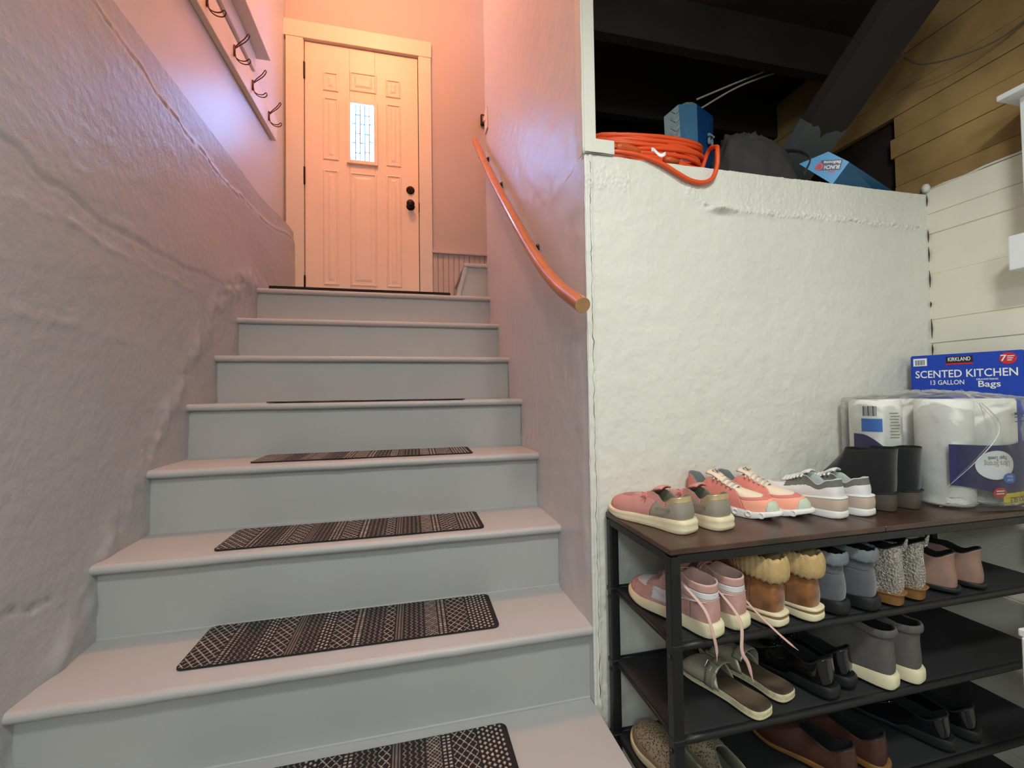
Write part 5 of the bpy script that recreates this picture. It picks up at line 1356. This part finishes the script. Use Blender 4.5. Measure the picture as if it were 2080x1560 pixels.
# slanting timber that comes down to the ledge
tb = root('slanted_timber', 'heavy slanted dark timber with a ragged grey painted lower end', 'timber', (0.9, 0.30, 1.40))
d_ = Vector((0.10, -1.0, 0.86)).normalized(); wv_ = Vector((1, 0.06, 0.0)).normalized(); hv_ = wv_.cross(d_).normalized()
def timber(nm, t0, t1, m, gw=0.0):
    bm = bmesh.new(); rings_ = []
    for k in range(9):
        for_t = None
    nb = 12
    secs = []
    for k in range(nb+1):
        xw = -0.085+0.17*k/nb
        j0 = t0+(gw*fb(xw*22, 2.2, 0, 3) if gw and t0 > 0.0 else 0); j1 = t1+(gw*fb(xw*22, 2.2, 0, 3) if gw and t1 < 0.5 else 0)
        secs.append([wv_*xw+d_*j0-hv_*0.022, wv_*xw+d_*j1-hv_*0.022, wv_*xw+d_*j1+hv_*0.022, wv_*xw+d_*j0+hv_*0.022])
    VV = [[bm.verts.new(p) for p in s_] for s_ in secs]
    for A, B in zip(VV[:-1], VV[1:]):
        for q in range(4): bm.faces.new((A[q], A[(q+1) % 4], B[(q+1) % 4], B[q]))
    bm.faces.new(VV[0]); bm.faces.new(VV[-1][::-1]); bmesh.ops.recalc_face_normals(bm, faces=bm.faces); return ob(nm, bm, m, tb)
timber('painted_end', 0.0, 0.31, 'grey_board_paint', 0.05); timber('bare_end', 0.31, 0.85, 'joist_wood', 0.05)

# ------------------------------------------------------------------ white furniture at the right edge
wc = root('wall_cabinet', 'white wall cabinet cut by the right edge of the photo, mounted on the planks', 'cabinet', (1.25, -0.6, 1.3))
def wlc(bm): bmesh.ops.translate(bm, verts=bm.verts, vec=(-1.25, 0.6, -1.3)); return bm
bm = bmesh.new(); box(bm, (1.205, -0.95, 1.135), (1.300, -0.298, 1.508), 0.002, 1); ob('carcass', wlc(bm), 'white_satin', wc)
bm = bmesh.new(); box(bm, (1.165, -0.98, 1.508), (1.300, -0.270, 1.524), 0.003, 2); ob('top_board', wlc(bm), 'white_satin', wc)
bm = bmesh.new(); box(bm, (1.190, -0.95, 1.018), (1.300, -0.268, 1.118), 0.004, 2); ob('bottom_rail', wlc(bm), 'white_satin', wc)
bm = bmesh.new(); box(bm, (1.196, -0.94, 1.14), (1.2045, -0.32, 1.500), 0.002, 1); ob('door', wlc(bm), 'white_satin', wc)
fc = root('white_side_table', 'white table leg and top cut by the right edge beside the shoe rack', 'table', (1.05, -0.6, FLOOR))
bm = bmesh.new(); box(bm, (-0.222, -0.10, 0.735), (0.20, 0.155, 0.752), 0.003, 2); ob('top', bm, 'white_satin', fc)
for lx, ly in ((-0.211, 0.135), (0.18, 0.135), (-0.211, -0.08), (0.18, -0.08)):
    bm = bmesh.new(); box(bm, (lx-0.014, ly-0.014, 0.001), (lx+0.014, ly+0.014, 0.736), 0.003, 1); ob('leg', bm, 'white_satin', fc)

# ------------------------------------------------------------------ pieces of parts hang under their part
NEST = {'buckle': ('strap', 'instep_strap'), 'toggle': ('plate',), 'end_grain': ('rail',), 'insole': ('lining',), 'bow': ('lace',), 'knot': ('upper',), 'pull_loop': ('upper',),
        'heel_panel_print': ('heel_panel',), 'badge': ('collar_panel', 'quarter'), 'cushion_pod': ('sole',), 'barcode_bar': ('white_label', 'towel_roll'), 'blue_tag': ('towel_roll',),
        'logo_balloon': ('end_panel',), 'logo_plate': ('end_panel',), 'red_mark': ('end_panel',), 'badge_line': ('red_badge',), 'name_plate_base': ('name_plate',), 'leaf_print': ('pale_side',),
        'inset': ('board',), 'logo': ('tongue',), 'warning_tag': ('cable',), 'bag_strap': ('bag_body',), 'woven_face': ('mat_backing',), 'white_oval': ('navy_print',), 'blue_oval': ('navy_print',), 'fine_print': ('towel_roll',)}
def centre(o):
    c = Vector((0, 0, 0))
    for q in o.bound_box: c += Vector(q)
    return c/8
for t in [o for o in COL.objects if o.parent is None and 'label' in o]:
    ch = list(t.children)
    for c in ch:
        base = c.name.split('.')[0]
        if base in NEST:
            cand = [d for d in ch if d.name.split('.')[0] in NEST[base] and d is not c and d.parent is t]
            if cand: c.parent = min(cand, key=lambda d: (centre(d)-centre(c)).length)
